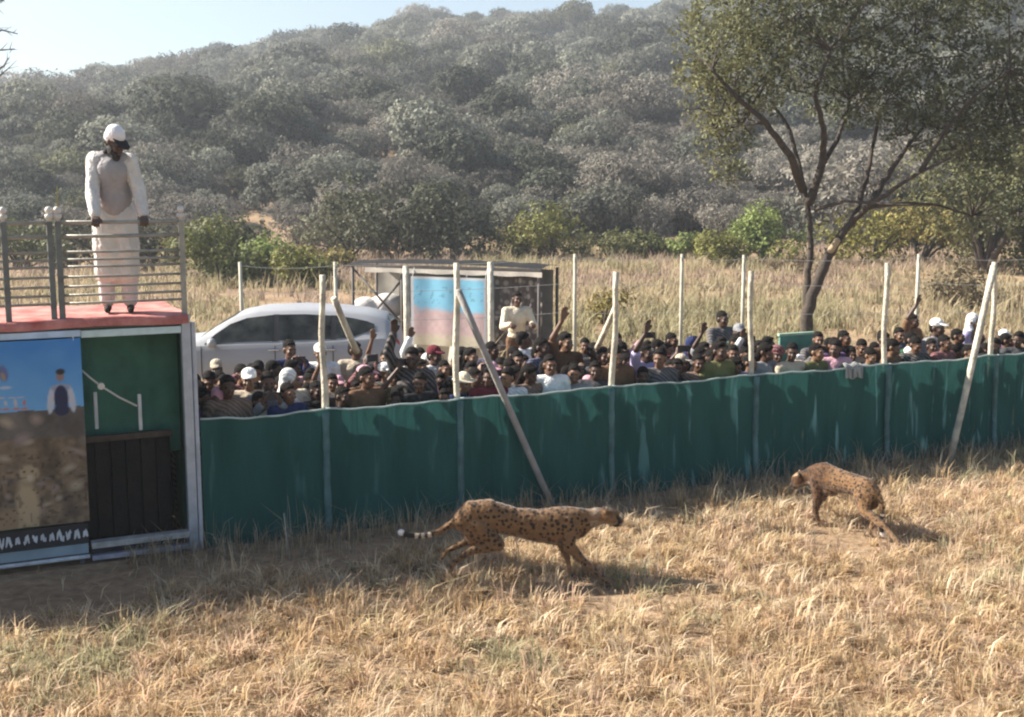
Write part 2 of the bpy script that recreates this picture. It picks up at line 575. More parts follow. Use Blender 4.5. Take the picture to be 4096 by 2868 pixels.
def clumped(rng, lobes, n, spread, per=9):
    m = max(1, n // per)
    c, idx = crown_points(rng, lobes, m)
    P = np.repeat(c, per, axis=0) + rng.normal(0, spread, (m * per, 3))
    return P, np.repeat(idx, per), np.repeat(np.arange(m), per)

LEAF_M = mat_attr('leaf', rough=0.65, trans=0.28, spec=0.25)
SCRUB_M = mat_attr('scrub_leaf', rough=0.85, trans=0.28, spec=0.08, rnd=0.34)
BARK_M = mat('bark', (0.068, 0.054, 0.044), 0.95, 0.35, 9, 0.9, 30)
TWIG_M = mat('grey_twig', (0.17, 0.14, 0.12), 0.95, 0.3, 9, 0.5, 30)

SCRUB_PAL = {
    'grey': ([0.178, 0.180, 0.145], 'grey green scrub tree on the wooded hillside'),
    'brown': ([0.190, 0.174, 0.146], 'leafless brown grey thicket tree on the wooded hillside'),
    'dark': ([0.078, 0.084, 0.062], 'dark green rounded scrub tree on the wooded hillside'),
    'olive': ([0.155, 0.155, 0.095], 'olive leafed scrub tree on the wooded hillside'),
}
def scrub_template(seed, kind):
    rng = np.random.default_rng(seed)
    lob = []
    n = rng.integers(4, 7)
    for i in range(n):
        a = rng.uniform(0, 2 * PI); r = rng.uniform(0.2, 1.75)
        s = rng.uniform(0.95, 1.7)
        lob.append((math.cos(a) * r, math.sin(a) * r, rng.uniform(1.5, 3.3) - 0.28 * r, s * 1.15, s * 1.15, s * rng.uniform(0.6, 0.85)))
    for i in range(3):
        a = rng.uniform(0, 2 * PI); lob.append((math.cos(a) * 1.5, math.sin(a) * 1.5, 0.8, 1.0, 1.0, 0.8))
    P, idx, ck = clumped(rng, lob, 6000 if kind != 'brown' else 5200, 0.11, 7)
    lo = np.array(lob)[idx][:, :3]
    base = np.array(SCRUB_PAL[kind][0])
    tint = base * rng.uniform(0.72, 1.3, (ck.max() + 1, 1))[ck] * rng.uniform(0.85, 1.15, (len(P), 1))
    V, F4, C = leaf_quads(rng, P, rng.uniform(0.075, 0.16, len(P)), tint, squash=0.65 if kind != 'brown' else 0.4, out=lo, ow=.9)
    crown = np_mesh('scrub_crown', V, F4, C); crown.materials.append(SCRUB_M)
    mb = MB()
    for i in range(4):
        a = rng.uniform(0, 2 * PI); e = lob[i]
        mb.tube([(0.1 * math.cos(a), 0.1 * math.sin(a), -0.4), (e[0] * .3, e[1] * .3, e[2] * .5), (e[0] * .8, e[1] * .8, e[2])], [0.13, 0.09, 0.03], 5)
    trunk = mb.mesh('scrub_trunk'); trunk.materials.append(BARK_M)
    return crown, trunk

def build_hill_trees():
    rng = np.random.default_rng(77)
    kinds = ['grey', 'grey', 'brown', 'brown', 'dark', 'dark', 'olive', 'grey']
    temps = [scrub_template(200 + i, k) for i, k in enumerate(kinds)]
    # spots with even-ish spacing
    pts = []
    grid = {}
    tries = 0
    while tries < 42000:
        tries += 1
        t = rng.random()
        y = 66 + (350 - 66) * t ** 0.8
        x = rng.uniform(-1, 1) * (y * 0.47 + 8)
        r = 2.15 if y < 120 else (2.6 if y < 200 else 3.1)
        key = (int(x // 3), int(y // 3)); ok = True
        for a in (-1, 0, 1):
            for b in (-1, 0, 1):
                for q in grid.get((key[0] + a, key[1] + b), ()):
                    if (q[0] - x) ** 2 + (q[1] - y) ** 2 < r * r: ok = False
        if not ok: continue
        if fbm(x / 14, y / 14, 55) < 0.30: continue
        grid.setdefault(key, []).append((x, y)); pts.append((x, y))
    pts.sort(key=lambda p: p[1])
    z = terrain([p[0] for p in pts], [p[1] for p in pts])
    spec = []
    for i, (x, y) in enumerate(pts):
        f = float(fbm(x / 40, y / 40, 66))
        w = [1.0, 1.0, 1.5, 1.5, 0.7, 0.7, 0.5, 1.0]
        if f > 0.52: w = [0.7, 0.7, 2.6, 2.6, 0.3, 0.3, 0.3, 0.7]
        if f < 0.42: w = [1.3, 1.3, 0.5, 0.5, 1.4, 1.4, 0.8, 1.3]
        w = np.array(w) / sum(w)
        k = int(rng.choice(8, p=w))
        s = (float(rng.gamma(14, 0.068)) + (0.35 if rng.random() < 0.08 else 0)) * (0.62 + 0.42 * min(1, (y - 66) / 130)) * (1.45 if rng.random() < .1 else 1)
        spec.append((x, y, float(z[i]) - 0.1, k, s, float(rng.uniform(0, 6.28)), float(rng.uniform(0.8, 1.15))))
    # the nearest as single trees
    near = [q for q in spec if abs(q[0]) < q[1] * 0.435 + 3][:290]
    ns = set(id(q) for q in near)
    for (x, y, zz, k, s, a, sz) in near:
        root = empty('scrub_tree', (x, y, zz), a)
        root.scale = (s, s, s * sz)
        link('crown', temps[k][0], None, root); link('trunk', temps[k][1], None, root)
        tag(root, SCRUB_PAL[kinds[k]][1], 'tree', SCRUB_PAL[kinds[k]][1].replace('tree', 'trees').split(' on ')[0] + ' low on the hillside')
    far = [q for q in spec if id(q) not in ns]
    # the rest of the wood as one mass
    hid = bpy.data.collections.new('scrub_kinds')
    for i, (c, t) in enumerate(temps):
        j = bpy.data.objects.new('scrub_kind_%d' % i, c)
        hid.objects.link(j)
    me = bpy.data.meshes.new('hillside_wood')
    me.from_pydata([(q[0], q[1], q[2]) for q in far], [], [])
    def fa(nm, vals, ty='FLOAT'):
        a = me.attributes.new(nm, ty, 'POINT'); a.data.foreach_set('value', vals)
    fa('kind_i', [q[3] for q in far], 'INT'); fa('sz', [q[4] for q in far]); fa('rz', [q[5] for q in far])
    o = link('hillside_wood', me)
    ng = bpy.data.node_groups.new('scatter_scrub', 'GeometryNodeTree')
    ng.interface.new_socket('Geometry', in_out='INPUT', socket_type='NodeSocketGeometry')
    ng.interface.new_socket('Geometry', in_out='OUTPUT', socket_type='NodeSocketGeometry')
    gi = ng.nodes.new('NodeGroupInput'); go = ng.nodes.new('NodeGroupOutput')
    ci = ng.nodes.new('GeometryNodeCollectionInfo'); ci.inputs['Collection'].default_value = hid
    ci.inputs['Separate Children'].default_value = True; ci.inputs['Reset Children'].default_value = True
    ip = ng.nodes.new('GeometryNodeInstanceOnPoints'); ip.inputs['Pick Instance'].default_value = True
    def na(nm, ty):
        x = ng.nodes.new('GeometryNodeInputNamedAttribute'); x.data_type = ty; x.inputs['Name'].default_value = nm
        return [q for q in x.outputs if q.enabled][0]
    cx = ng.nodes.new('ShaderNodeCombineXYZ')
    ng.links.new(na('rz', 'FLOAT'), cx.inputs['Z'])
    ng.links.new(gi.outputs[0], ip.inputs['Points']); ng.links.new(ci.outputs[0], ip.inputs['Instance'])
    ng.links.new(na('kind_i', 'INT'), ip.inputs['Instance Index'])
    ng.links.new(cx.outputs[0], ip.inputs['Rotation']); ng.links.new(na('sz', 'FLOAT'), ip.inputs['Scale'])
    ng.links.new(ip.outputs[0], go.inputs[0])
    md = o.modifiers.new('scatter', 'NODES'); md.node_group = ng
    tag(o, 'grey brown scrub woodland covering the upper hillside up to the ridge', 'woodland', None, 'stuff')
    print('HILL', len(near), len(far))
build_hill_trees()

# ------------------------------------------------------------------ the big umbrella tree
def limb(mb, pts, r0, r1, n=7):
    """crooked tapering limb through world points"""
    out = []
    for i in range(len(pts) - 1):
        a, b = Vector(pts[i]), Vector(pts[i + 1])
        for k in range(4):
            out.append(a.lerp(b, k / 4))
    out.append(Vector(pts[-1]))
    rr = [r0 + (r1 - r0) * (i / (len(out) - 1)) ** 0.8 for i in range(len(out))]
    rnd = random.Random(int(abs(pts[-1][0]) * 1000) % 9973)
    for i in range(1, len(out) - 1):
        out[i] += Vector((rnd.uniform(-1, 1), rnd.uniform(-1, 1), rnd.uniform(-1, 1))) * rr[i] * 0.22
    mb.tube(out, rr, n)
    return out

def build_umbrella_tree():
    Y = 26.0
    root_p = at(806, 346, Y); root_p.z = 0
    root = empty('umbrella_tree', root_p)
    def W(px, py, dy=0.0):
        return at(px, py, Y + dy) - root_p
    rng = np.random.default_rng(31)
    trunk = MB()
    limb(trunk, [(0, 0, -0.1), W(806, 320), W(815, 290), W(826, 262), W(838, 240, .1)], 0.155, 0.10, 9)
    t = trunk.build('trunk', BARK_M, root, True)
    l2 = MB()
    limb(l2, [W(806, 318, .02), W(807, 300, .08), W(807, 280, .15), W(811, 245, .2), W(808, 205, .2), W(800, 170, .3), W(790, 130, .6), W(770, 100, .8)], 0.10, 0.035, 8)
    l2.build('stem', BARK_M, root, True)
    ends = []
    def br(pts, r0, r1):
        m = MB(); limb(m, pts, r0, r1); m.build('branch', BARK_M, root, True); ends.append(pts[-1]); ends.append(pts[-2])
    br([W(838, 240, .1), W(852, 222), W(868, 207, -.3), W(892, 190, -.6), W(920, 172, -.9), W(950, 158, -1.2)], 0.095, 0.025)
    br([W(868, 207, -.3), W(888, 175, .2), W(905, 150, .4), W(925, 125, .7)], 0.09, 0.03)
    br([W(852, 222), W(866, 180, .6), W(872, 150, 1), W(880, 110, 1.3)], 0.08, 0.03)
    br([W(808, 205, .2), W(822, 165, .1), W(824, 130, -.4), W(815, 95, -.9), W(830, 50, -1)], 0.11, 0.03)
    br([W(803, 190, .2), W(790, 155, -.6), W(765, 122, -1.2), W(735, 95, -1.8), W(712, 70, -2)], 0.10, 0.03)
    br([W(822, 165, .1), W(838, 140, .8), W(850, 100, 1.6), W(870, 60, 2)], 0.07, 0.02)
    br([W(868, 207, -.3), W(905, 203, .9), W(938, 205, 1.4), W(972, 216, 1.8)], 0.06, 0.02)
    br([W(920, 172, -.9), W(945, 130, -1), W(975, 95, -1.2), W(1010, 70, -1.4)], 0.06, 0.02)
    br([W(815, 210), W(845, 201, -.8), W(880, 204, -1.3), W(915, 205, -1.6)], 0.045, 0.02)
    br([W(765, 122, -1.2), W(740, 125, -.5), W(715, 130, 0)], 0.045, 0.02)
    # foliage lobes: (px, py, depth offset, rx, ry, rz)
    L = [(715, 42, -1.2, 1.1, 1.3, .8), (742, 18, .3, 1.4, 1.4, .9), (790, 8, -.5, 1.5, 1.6, .9), (845, 2, .5, 1.6, 1.8, 1.0), (905, 14, -.4, 1.6, 1.7, .9),
         (958, 38, .4, 1.5, 1.6, .9), (1005, 62, -.3, 1.4, 1.5, .8), (1050, 80, .3, 1.4, 1.5, .8), (800, 45, 1.2, 1.5, 1.4, .8), (862, 62, 1.0, 1.4, 1.4, .9),
         (862, 96, .9, 1.0, 1.2, .8), (835, 92, 1.4, .9, 1.1, .8), (905, 88, .4, 1.0, 1.2, .8), (940, 100, -.4, 1.0, 1.1, .7), (972, 118, .2, .9, 1.0, .7),
         (718, 95, -.8, .8, .9, .9), (738, 118, -.4, .8, .8, .8), (720, 145, 0, .65, .7, .6), (752, 85, .2, .9, 1, .8), (735, 62, .4, 1, 1, .9),
         (945, 140, -.2, .7, .9, .5), (982, 150, .8, .8, .9, .5), (1015, 110, 0, 1, 1, .8), (905, 125, .8, .6, .8, .5), (785, 75, -.8, .9, .9, .6),
         (700, 70, .5, .7, .8, .7), (1005, 205, 2, .8, .8, .7), (975, 190, 1.5, .6, .7, .4), (780, -35, 0, 2, 2, .9), (880, -42, 0, 2.2, 2.2, .9), (975, -15, 0, 1.9, 2, .8),
         (728, 172, .3, .45, .5, .4), (1040, 150, .3, 1, 1, .8)]
    lob = []
    for (px, py, dy, rx, ry, rz) in L:
        c = W(px, py, dy); lob.append((c.x, c.y, c.z, rx * .86, ry, rz * .84))
    P, idx, ck = clumped(rng, lob, 52000, 0.075, 14)
    # sunlit left side painted yellower into the leaf tint, greyer green elsewhere
    xs = P[:, 0]
    a = np.array([0.165, 0.160, 0.068]); b = np.array([0.108, 0.116, 0.068])
    w = np.clip((-xs + 0.2) / 2.6, 0, 1)[:, None] * rng.uniform(0.3, 1.2, (ck.max() + 1, 1))[ck]
    w = np.clip(w, 0, 1)
    tint = (a * w + b * (1 - w)) * rng.uniform(0.65, 1.45, (ck.max() + 1, 1))[ck] * rng.uniform(0.8, 1.2, (len(P), 1))
    V, F4, C = leaf_quads(rng, P, rng.uniform(0.03, 0.062, len(P)), tint, squash=0.5)
    link('crown', np_mesh('umbrella_crown', V, F4, C), LEAF_M, root)
    # twigs inside the crown
    mb = MB()
    rnd = random.Random(8)
    for k in range(240):
        e = lob[rnd.randrange(len(lob))]
        c = Vector(e[:3]); p = min(ends, key=lambda q: (Vector(q) - c).length) if rnd.random() < 0.5 else c + Vector((rnd.uniform(-.5, .5), rnd.uniform(-.5, .5), -0.5 * e[5]))
        p = Vector(p)
        q = c + Vector((rnd.uniform(-1, 1) * e[3], rnd.uniform(-1, 1) * e[4], rnd.uniform(-.6, 1) * e[5]))
        if (q - p).length > 2.6: continue
        mid = p.lerp(q, 0.5) + Vector((rnd.uniform(-.12, .12), rnd.uniform(-.12, .12), rnd.uniform(-.05, .15)))
        mb.tube([p, mid, q], [0.024, 0.014, 0.005], 4, False)
    mb.build('twigs', BARK_M, root)['kind'] = 'stuff'
    # pale sawn stub on the right stem
    st = MB(); st.cap(W(831, 250, -.10), 0.075, W(837, 241, -.14), 0.07); st.build('sawn_stub', mat('sawn_wood', (0.40, 0.30, 0.19), 0.85, 0.2, 12), root, True)
    tag(root, 'tall spreading umbrella tree with forked dark trunk behind the crowd', 'tree')
build_umbrella_tree()

# ------------------------------------------------------------------ shrubs and trees between field and hill
def shrub(name, px, py, Y, w, h, base, label, group, seed, n=2600, leaf=0.11, cat='shrub', low=0.15):
    rng = np.random.default_rng(seed)
    p = at(px, py, Y); p.z = float(terrain(p.x, p.y)) - 0.05
    root = empty(name, p)
    lob = []
    for i in range(int(7 + w)):
        a = rng.uniform(0, 2 * PI); r = math.sqrt(rng.random()) * w * 0.42
        s = rng.uniform(0.5, 1.0) * min(w, h * 1.3) * 0.3
        zc = h * (low + (0.82 - low) * rng.random() * (1 - 0.35 * (r / (w * .42 + .01)) ** 2))
        lob.append((math.cos(a) * r, math.sin(a) * r * .8, max(zc, s * 0.5), s * 1.1, s, s * 0.85))
    P, idx, ck = clumped(rng, lob, n, leaf * 0.9, 8)
    P[:, 2] = np.abs(P[:, 2])
    tint = np.array(base) * rng.uniform(0.65, 1.4, (ck.max() + 1, 1))[ck] * rng.uniform(0.85, 1.15, (len(P), 1))
    V, F4, C = leaf_quads(rng, P, rng.uniform(leaf * .55, leaf, len(P)), tint, out=np.array(lob)[idx][:, :3], ow=.9)
    link('crown' if cat == 'tree' else 'foliage', np_mesh('foliage', V, F4, C), LEAF_M, root)
    mb = MB()
    for i in range(6):
        e = lob[i]
        mb.tube([(rng.uniform(-.1, .1), rng.uniform(-.1, .1), -.1), (e[0] * .4, e[1] * .4, e[2] * .55), (e[0], e[1], e[2])], [0.02 * h + .02, 0.014 * h + .01, 0.008], 5)
    mb.build('trunk' if cat == 'tree' else 'stem', BARK_M, root, True)
    tag(root, label, cat, group)
    return root

G1 = 'shrubs along the far edge of the field'
OL = (0.165, 0.165, 0.045); LG = (0.17, 0.21, 0.06); DK = (0.06, 0.07, 0.03); YB = (0.24, 0.20, 0.07)
shrub('shrub', 222, 285, 42, 3.4, 2.3, (0.13, 0.14, 0.045), 'green leafy shrub standing beside the platform railing', G1, 301)
shrub('shrub', 262, 282, 43, 2.8, 2.0, LG, 'light green shrub between the railing and the first net pole', G1, 302)
shrub('shrub', 296, 288, 41, 2.3, 1.5, OL, 'low olive shrub above the roof of the parked car', G1, 303)
shrub('shrub', 243, 255, 50, 5.0, 2.6, DK, 'dark green shrub behind the leafy shrubs near the railing', G1, 304)
shrub('shrub', 205, 262, 46, 3.2, 2.4, (0.12, 0.12, 0.05), 'dull green shrub half hidden behind the railing end post', G1, 320)
shrub('shrub', 318, 268, 47, 3.0, 1.4, YB, 'pale yellowish low shrub by the first net pole', G1, 305)
shrub('shrub', 395, 250, 56, 7.5, 4.2, (0.075, 0.078, 0.045), 'broad dark thicket rising behind the canopy stall', G1, 306, 4200, .14)
shrub('shrub', 352, 252, 58, 5.0, 3.4, (0.11, 0.11, 0.06), 'grey green thicket next to the dark one behind the stall', G1, 321, 3000, .14)
shrub('shrub', 462, 250, 58, 6.0, 4.0, (0.06, 0.066, 0.042), 'very dark shrub between the stall roof and the hill', G1, 322, 3400, .14)
shrub('shrub', 552, 254, 56, 4.4, 2.6, OL, 'olive yellow shrub just past the stall roof end', G1, 307)
shrub('shrub', 522, 254, 57, 3.6, 1.8, (0.20, 0.17, 0.065), 'brownish yellow shrub beside the olive one behind the stall', G1, 308)
shrub('shrub', 610, 254, 58, 5.2, 1.6, (0.13, 0.13, 0.05), 'low dull green shrub behind the third net pole', G1, 309)
shrub('shrub', 655, 255, 58, 2.8, 1.4, (0.10, 0.11, 0.03), 'small dark green bush at the field edge before the umbrella tree', G1, 310)
shrub('shrub', 690, 256, 57, 2.4, 1.1, LG, 'small bright green bush at the field edge', G1, 311)
shrub('shrub', 768, 256, 54, 3.4, 4.2, LG, 'tall bright green shrub seen beside the forked trunk', G1, 312, 3000)
shrub('shrub', 748, 260, 52, 4.4, 1.9, OL, 'olive shrub in front of the tall bright green one', G1, 313)
shrub('shrub', 872, 256, 54, 5.0, 3.4, (0.18, 0.165, 0.04), 'yellow green shrub seen under the umbrella tree branches', G1, 314, 3200)
shrub('shrub', 920, 256, 53, 4.2, 3.2, YB, 'yellowing shrub by the fifth net pole', G1, 315, 2800)
shrub('scrub_tree', 985, 262, 47, 6.5, 6.4, (0.10, 0.10, 0.04), 'dense olive tree by the sixth net pole', 'trees at the field edge', 316, 7000, .12, 'tree', 0.1)
shrub('scrub_tree', 1032, 262, 52, 8.5, 9.6, (0.055, 0.058, 0.035), 'tall dark tree at the edge of the picture', 'trees at the field edge', 317, 9000, .15, 'tree', 0.12)
shrub('shrub', 960, 290, 34, 2.0, 1.5, (0.16, 0.13, 0.08), 'dry brown bush in the field near the leaning brace', G1, 318, 1500, .08)
shrub('shrub', 606, 300, 30, 1.2, 1.1, (0.23, 0.19, 0.06), 'thin yellow dry bush behind the third net pole', G1, 319, 600, .07)
shrub('shrub', 795, 268, 47, 1.8, 1.0, (0.15, 0.11, 0.07), 'low brown bush by the foot of the forked trunk', G1, 323, 700, .08)
shrub('shrub', 112, 262, 50, 5.0, 3.0, (0.07, 0.065, 0.035), 'dark brown green bush seen through the platform railing', G1, 324, 3000, .13)
shrub('shrub', 20, 262, 50, 5.0, 2.6, (0.11, 0.12, 0.05), 'green bush seen behind the railing posts near the frame edge', G1, 325, 2600, .13)

def build_bare_tree():
    Y = 30
    p = at(-70, 330, Y); p.z = 0
    root = empty('bare_tree', p)
    def W(px, py, dy=0): return at(px, py, Y + dy) - p
    mb = MB()
    limb(mb, [(0, 0, -.1), W(-66, 200), W(-52, 100), W(-45, 20), W(-40, -40)], 0.16, 0.05)
    mb.build('trunk', BARK_M, root, True)
    rnd = random.Random(3)
    for pts in ([W(-50, 95), W(-20, 40, -.2), W(2, 30, -.3), W(18, 34, -.3)], [W(-52, 110), W(-20, 58), W(0, 50), W(15, 49)],
                [W(-55, 130), W(-25, 88), W(-3, 78), W(9, 68)], [W(-45, 40), W(-15, 8), W(2, 0), W(8, -12)], [W(-25, 88), W(-6, 72), W(4, 66), W(8, 58)]):
        m = MB(); limb(m, pts, 0.05, 0.012, 5)
        for k in range(7):
            a = pts[2].lerp(pts[3], rnd.uniform(-.8, 1)); m.tube([a, a + Vector((rnd.uniform(-.1, .3), 0, rnd.uniform(-.15, .22)))], [0.012, 0.004], 4)
        m.build('branch', TWIG_M, root, True)
    tag(root, 'leafless tree reaching thin twigs into the sky at the picture edge', 'tree')
build_bare_tree()

# ------------------------------------------------------------------ net fence
NET_H = 1.27
def fence_s(px):
    """metres along the net whose foot shows at that picture column"""
    d = ray(px, 300)
    # solve (FA + FD s) parallel to d in plan
    den = FD.x * d.y - FD.y * d.x
    return -(FA.x * d.y - FA.y * d.x) / den
def fence_pt(s, z=0.0, off=0.0):
    p = FA + FD * s + FN * off
    return Vector((p.x, p.y, z))

def mat_net():
    m, n, l, b = mat_new('shade_net')
    tc = n.new('ShaderNodeTexCoord')
    mp = n.new('ShaderNodeMapping'); mp.inputs['Scale'].default_value = (2.2, 2.2, 0.5)
    l.new(tc.outputs['Object'], mp.inputs['Vector'])
    n1 = n.new('ShaderNodeTexNoise'); n1.inputs['Scale'].default_value = 1.6; n1.inputs['Detail'].default_value = 6
    l.new(mp.outputs['Vector'], n1.inputs['Vector'])
    rp = n.new('ShaderNodeValToRGB')
    e = rp.color_ramp.elements
    e[0].position = 0.3; e[0].color = (0.021, 0.100, 0.088, 1)
    e[1].position = 0.78; e[1].color = (0.044, 0.168, 0.146, 1)
    l.new(n1.outputs['Fac'], rp.inputs['Fac'])
    # painted vertical streaks of sunlight, most of them on the farther panels
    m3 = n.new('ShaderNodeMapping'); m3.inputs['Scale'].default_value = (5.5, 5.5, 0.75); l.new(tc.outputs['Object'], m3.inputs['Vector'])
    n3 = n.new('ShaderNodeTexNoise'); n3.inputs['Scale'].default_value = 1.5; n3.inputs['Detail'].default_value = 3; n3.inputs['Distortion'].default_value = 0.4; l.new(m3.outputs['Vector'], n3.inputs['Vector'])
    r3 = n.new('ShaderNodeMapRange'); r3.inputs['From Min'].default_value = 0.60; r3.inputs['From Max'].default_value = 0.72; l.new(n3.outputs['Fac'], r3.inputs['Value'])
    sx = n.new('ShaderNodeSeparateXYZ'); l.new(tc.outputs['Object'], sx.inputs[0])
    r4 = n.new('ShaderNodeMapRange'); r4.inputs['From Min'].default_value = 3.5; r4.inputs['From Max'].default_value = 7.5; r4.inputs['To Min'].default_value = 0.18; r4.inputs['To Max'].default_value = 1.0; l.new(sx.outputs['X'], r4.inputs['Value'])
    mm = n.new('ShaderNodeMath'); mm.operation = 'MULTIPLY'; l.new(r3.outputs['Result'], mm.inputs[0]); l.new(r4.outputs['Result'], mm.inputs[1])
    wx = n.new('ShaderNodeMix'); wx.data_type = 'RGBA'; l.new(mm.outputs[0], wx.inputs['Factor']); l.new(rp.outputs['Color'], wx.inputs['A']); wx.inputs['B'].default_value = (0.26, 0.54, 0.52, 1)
    l.new(wx.outputs['Result'], b.inputs['Base Color'])
    wv = n.new('ShaderNodeTexWave'); wv.bands_direction = 'Z'; wv.inputs['Scale'].default_value = 60; wv.inputs['Distortion'].default_value = 1.5; l.new(tc.outputs['Object'], wv.inputs['Vector'])
    bp = n.new('ShaderNodeBump'); bp.inputs['Strength'].default_value = 0.25; bp.inputs['Distance'].default_value = 0.01; l.new(wv.outputs['Fac'], bp.inputs['Height']); l.new(bp.outputs['Normal'], b.inputs['Normal'])
    b.inputs['Roughness'].default_value = 0.7; b.inputs['Specular IOR Level'].default_value = 0.2
    t = n.new('ShaderNodeBsdfTranslucent'); t.inputs['Color'].default_value = (0.020, 0.072, 0.068, 1)
    mx = n.new('ShaderNodeMixShader'); mx.inputs['Fac'].default_value = 0.3
    nw = n.new('ShaderNodeTexNoise'); nw.inputs['Scale'].default_value = 2.2; nw.inputs['Detail'].default_value = 5; nw.inputs['Distortion'].default_value = 1.0; l.new(mp.outputs['Vector'], nw.inputs['Vector'])
    b2 = n.new('ShaderNodeBump'); b2.inputs['Strength'].default_value = 0.8; b2.inputs['Distance'].default_value = 0.06; l.new(nw.outputs['Fac'], b2.inputs['Height']); l.new(bp.outputs['Normal'], b2.inputs['Normal']); l.new(b2.outputs['Normal'], b.inputs['Normal']); l.new(b2.outputs['Normal'], t.inputs['Normal'])
    l.new(b.outputs[0], mx.inputs[1]); l.new(t.outputs[0], mx.inputs[2])
    tr = n.new('ShaderNodeBsdfTransparent'); tr.inputs['Color'].default_value = (0.75, 1.0, 0.95, 1)
    m2 = n.new('ShaderNodeMixShader'); m2.inputs['Fac'].default_value = 0.05
    l.new(mx.outputs[0], m2.inputs[1]); l.new(tr.outputs[0], m2.inputs[2])
    l.new(m2.outputs[0], n['Material Output'].inputs['Surface'])
    return m

POLE_M = mat('pale_pole', (0.52, 0.47, 0.37), 0.8, 0.34, 7, 0.8, 24)
GREYPOLE_M = mat('grey_pole', (0.30, 0.28, 0.26), 0.75, 0.2, 6, 0.4, 30)
HEM_M = mat('net_hem', (0.42, 0.50, 0.47), 0.8, 0.3, 4)
POSTS = [(322, 322, 275), (458, 456, 263), (611, 617, 272), (757, 751, 271), (890, 887, 263), (998, 995, 262)]
def build_fence():
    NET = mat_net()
    SHOWTHROUGH = mat('post_showthrough', (0.085, 0.165, 0.165), .8, .35, 5, .4, 20)  # pale strips added for the posts seen through the net
    root = empty('net_fence', FA)
    S = [fence_s(p[0]) for p in POSTS]
    bounds = [fence_s(195)] + S + [S[-1] + 2.0, S[-1] + 4.0]
    def top_z(s):
        i = max(k for k in range(len(bounds)) if bounds[k] <= s + 1e-6)
        i = min(i, len(bounds) - 2)
        t = (s - bounds[i]) / (bounds[i + 1] - bounds[i])
        return NET_H - 0.022 * math.sin(PI * t) + 0.006 * math.sin(s * 6.3) + 0.005 * math.sin(s * 17.7 + 1)
    def off(s, v):
        f = 0.5 + 0.5 * min(1, s / 7)
        fold = math.sin(s * 9 + 2.0 * math.sin(s * 2.3) + 0.8 * v) * 0.022 + math.sin(s * 21 + 1.3 * math.sin(s * 5)) * 0.010
        return 0.03 + fold * f * (0.35 + 0.65 * (1 - v)) + 0.05 * f * (1 - v) ** 3
    for i in range(len(bounds) - 1):
        s0, s1 = bounds[i], bounds[i + 1]
        nu = max(20, int((s1 - s0) / 0.035)); nv = 14
        V = []; Fq = []
        for j in range(nv + 1):
            v = j / nv
            for k in range(nu + 1):
                s = s0 + (s1 - s0) * k / nu
                V.append(fence_pt(s, -0.02 + (top_z(s) + 0.02) * v, off(s, v)) - FA)
        for j in range(nv):
            for k in range(nu):
                a = j * (nu + 1) + k; Fq.append((a, a + 1, a + nu + 2, a + nu + 1))
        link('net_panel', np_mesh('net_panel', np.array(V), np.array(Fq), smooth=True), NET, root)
        hm = MB()
        hm.tube([fence_pt(s0 + (s1 - s0) * k / 24, top_z(s0 + (s1 - s0) * k / 24), off(s0 + (s1 - s0) * k / 24, 1) + 0.004) - FA for k in range(25)], 0.011, 6)
        hm.build('top_hem', HEM_M, root, True)
    for (bp, tx, ty), s in zip(POSTS, S):
        base = fence_pt(s, -0.1, -0.035); tp = at(tx, ty, base.y)
        mb = MB(); pr = random.Random(int(s * 100)); pts = [base.lerp(tp, t / 14) + Vector((0.012 * math.sin(t * .9 + s) + pr.uniform(-.004, .004), 0, 0)) - FA for t in range(15)]
        mb.tube(pts, [(0.039 - .0006 * t) * pr.uniform(.9, 1.1) for t in range(15)], 9)
        po = mb.build('post', POLE_M, root, True)
        sl = MB(); sl.tube([fence_pt(s + .002 * math.sin(t), .0 + (NET_H - .03) * t / 12, .035 + .05 * (1 - t / 12) ** 3 * min(1, .5 + s / 14)) - FA for t in range(13)], [.036 + .004 * math.sin(t * 2.3) for t in range(13)], 8)
        sl.build('post_showthrough', SHOWTHROUGH, root, True)
        for zt_ in (.25, .75, 1.2):
            q = base.lerp(tp, (zt_ + .1) / (tp.z + .1)) - FA; tr_ = MB(); tr_.tube([q + Vector((.05 * math.cos(k), .05 * math.sin(k), .012 * math.sin(k * 1.5))) for k in np.linspace(0, 2 * PI, 13)], .006, 5)
            tr_.build('wire_tie', MATS.get('tie') or mat('tie', (.07, .07, .075), .6), po)
    # a pole out of the picture carries the net on
    b = fence_pt(S[-1] + 2.0, -0.1, -0.035) - FA
    mb = MB(); mb.tube([b, b + Vector((0, 0, 2.6))], 0.04, 9); mb.build('post', POLE_M, root, True)
    def brace(a, b, r, m, label):
        mb = MB(); mb.tube([a.lerp(b, t / 5) + Vector((0, 0, -0.012 * math.sin(PI * t / 5))) - FA for t in range(6)], r, 8)
        mb.build('brace', m, root, True)['label'] = label
    f = fence_pt(fence_s(549), -0.05, 0.16)
    f0 = fence_pt(fence_s(458), 0, 0.05)
    brace(f, at(458, 290, f0.y), 0.036, GREYPOLE_M, 'grey pole leaning across the net')
    f = fence_pt(fence_s(937), -0.05, 0.35)
    brace(f, at(994, 266, fence_pt(S[-1]).y - 0.05), 0.042, POLE_M, 'pale pole leaning against the last post')
    f = fence_pt(fence_s(340), 0, -0.9)
    brace(Vector((at(357, 352, f.y).x, f.y, at(357, 352, f.y).z)), at(334, 298, f.y - .4), 0.034, POLE_M, 'short pale brace behind the first post')
    f = fence_pt(fence_s(612), 0, -0.2)
    brace(at(597, 348, f.y + .6), at(616, 306, f.y), 0.032, POLE_M, 'short pale brace behind the third post')
    tag(root, 'long dark green shade net stretched between pale poles', 'fence')
build_fence()

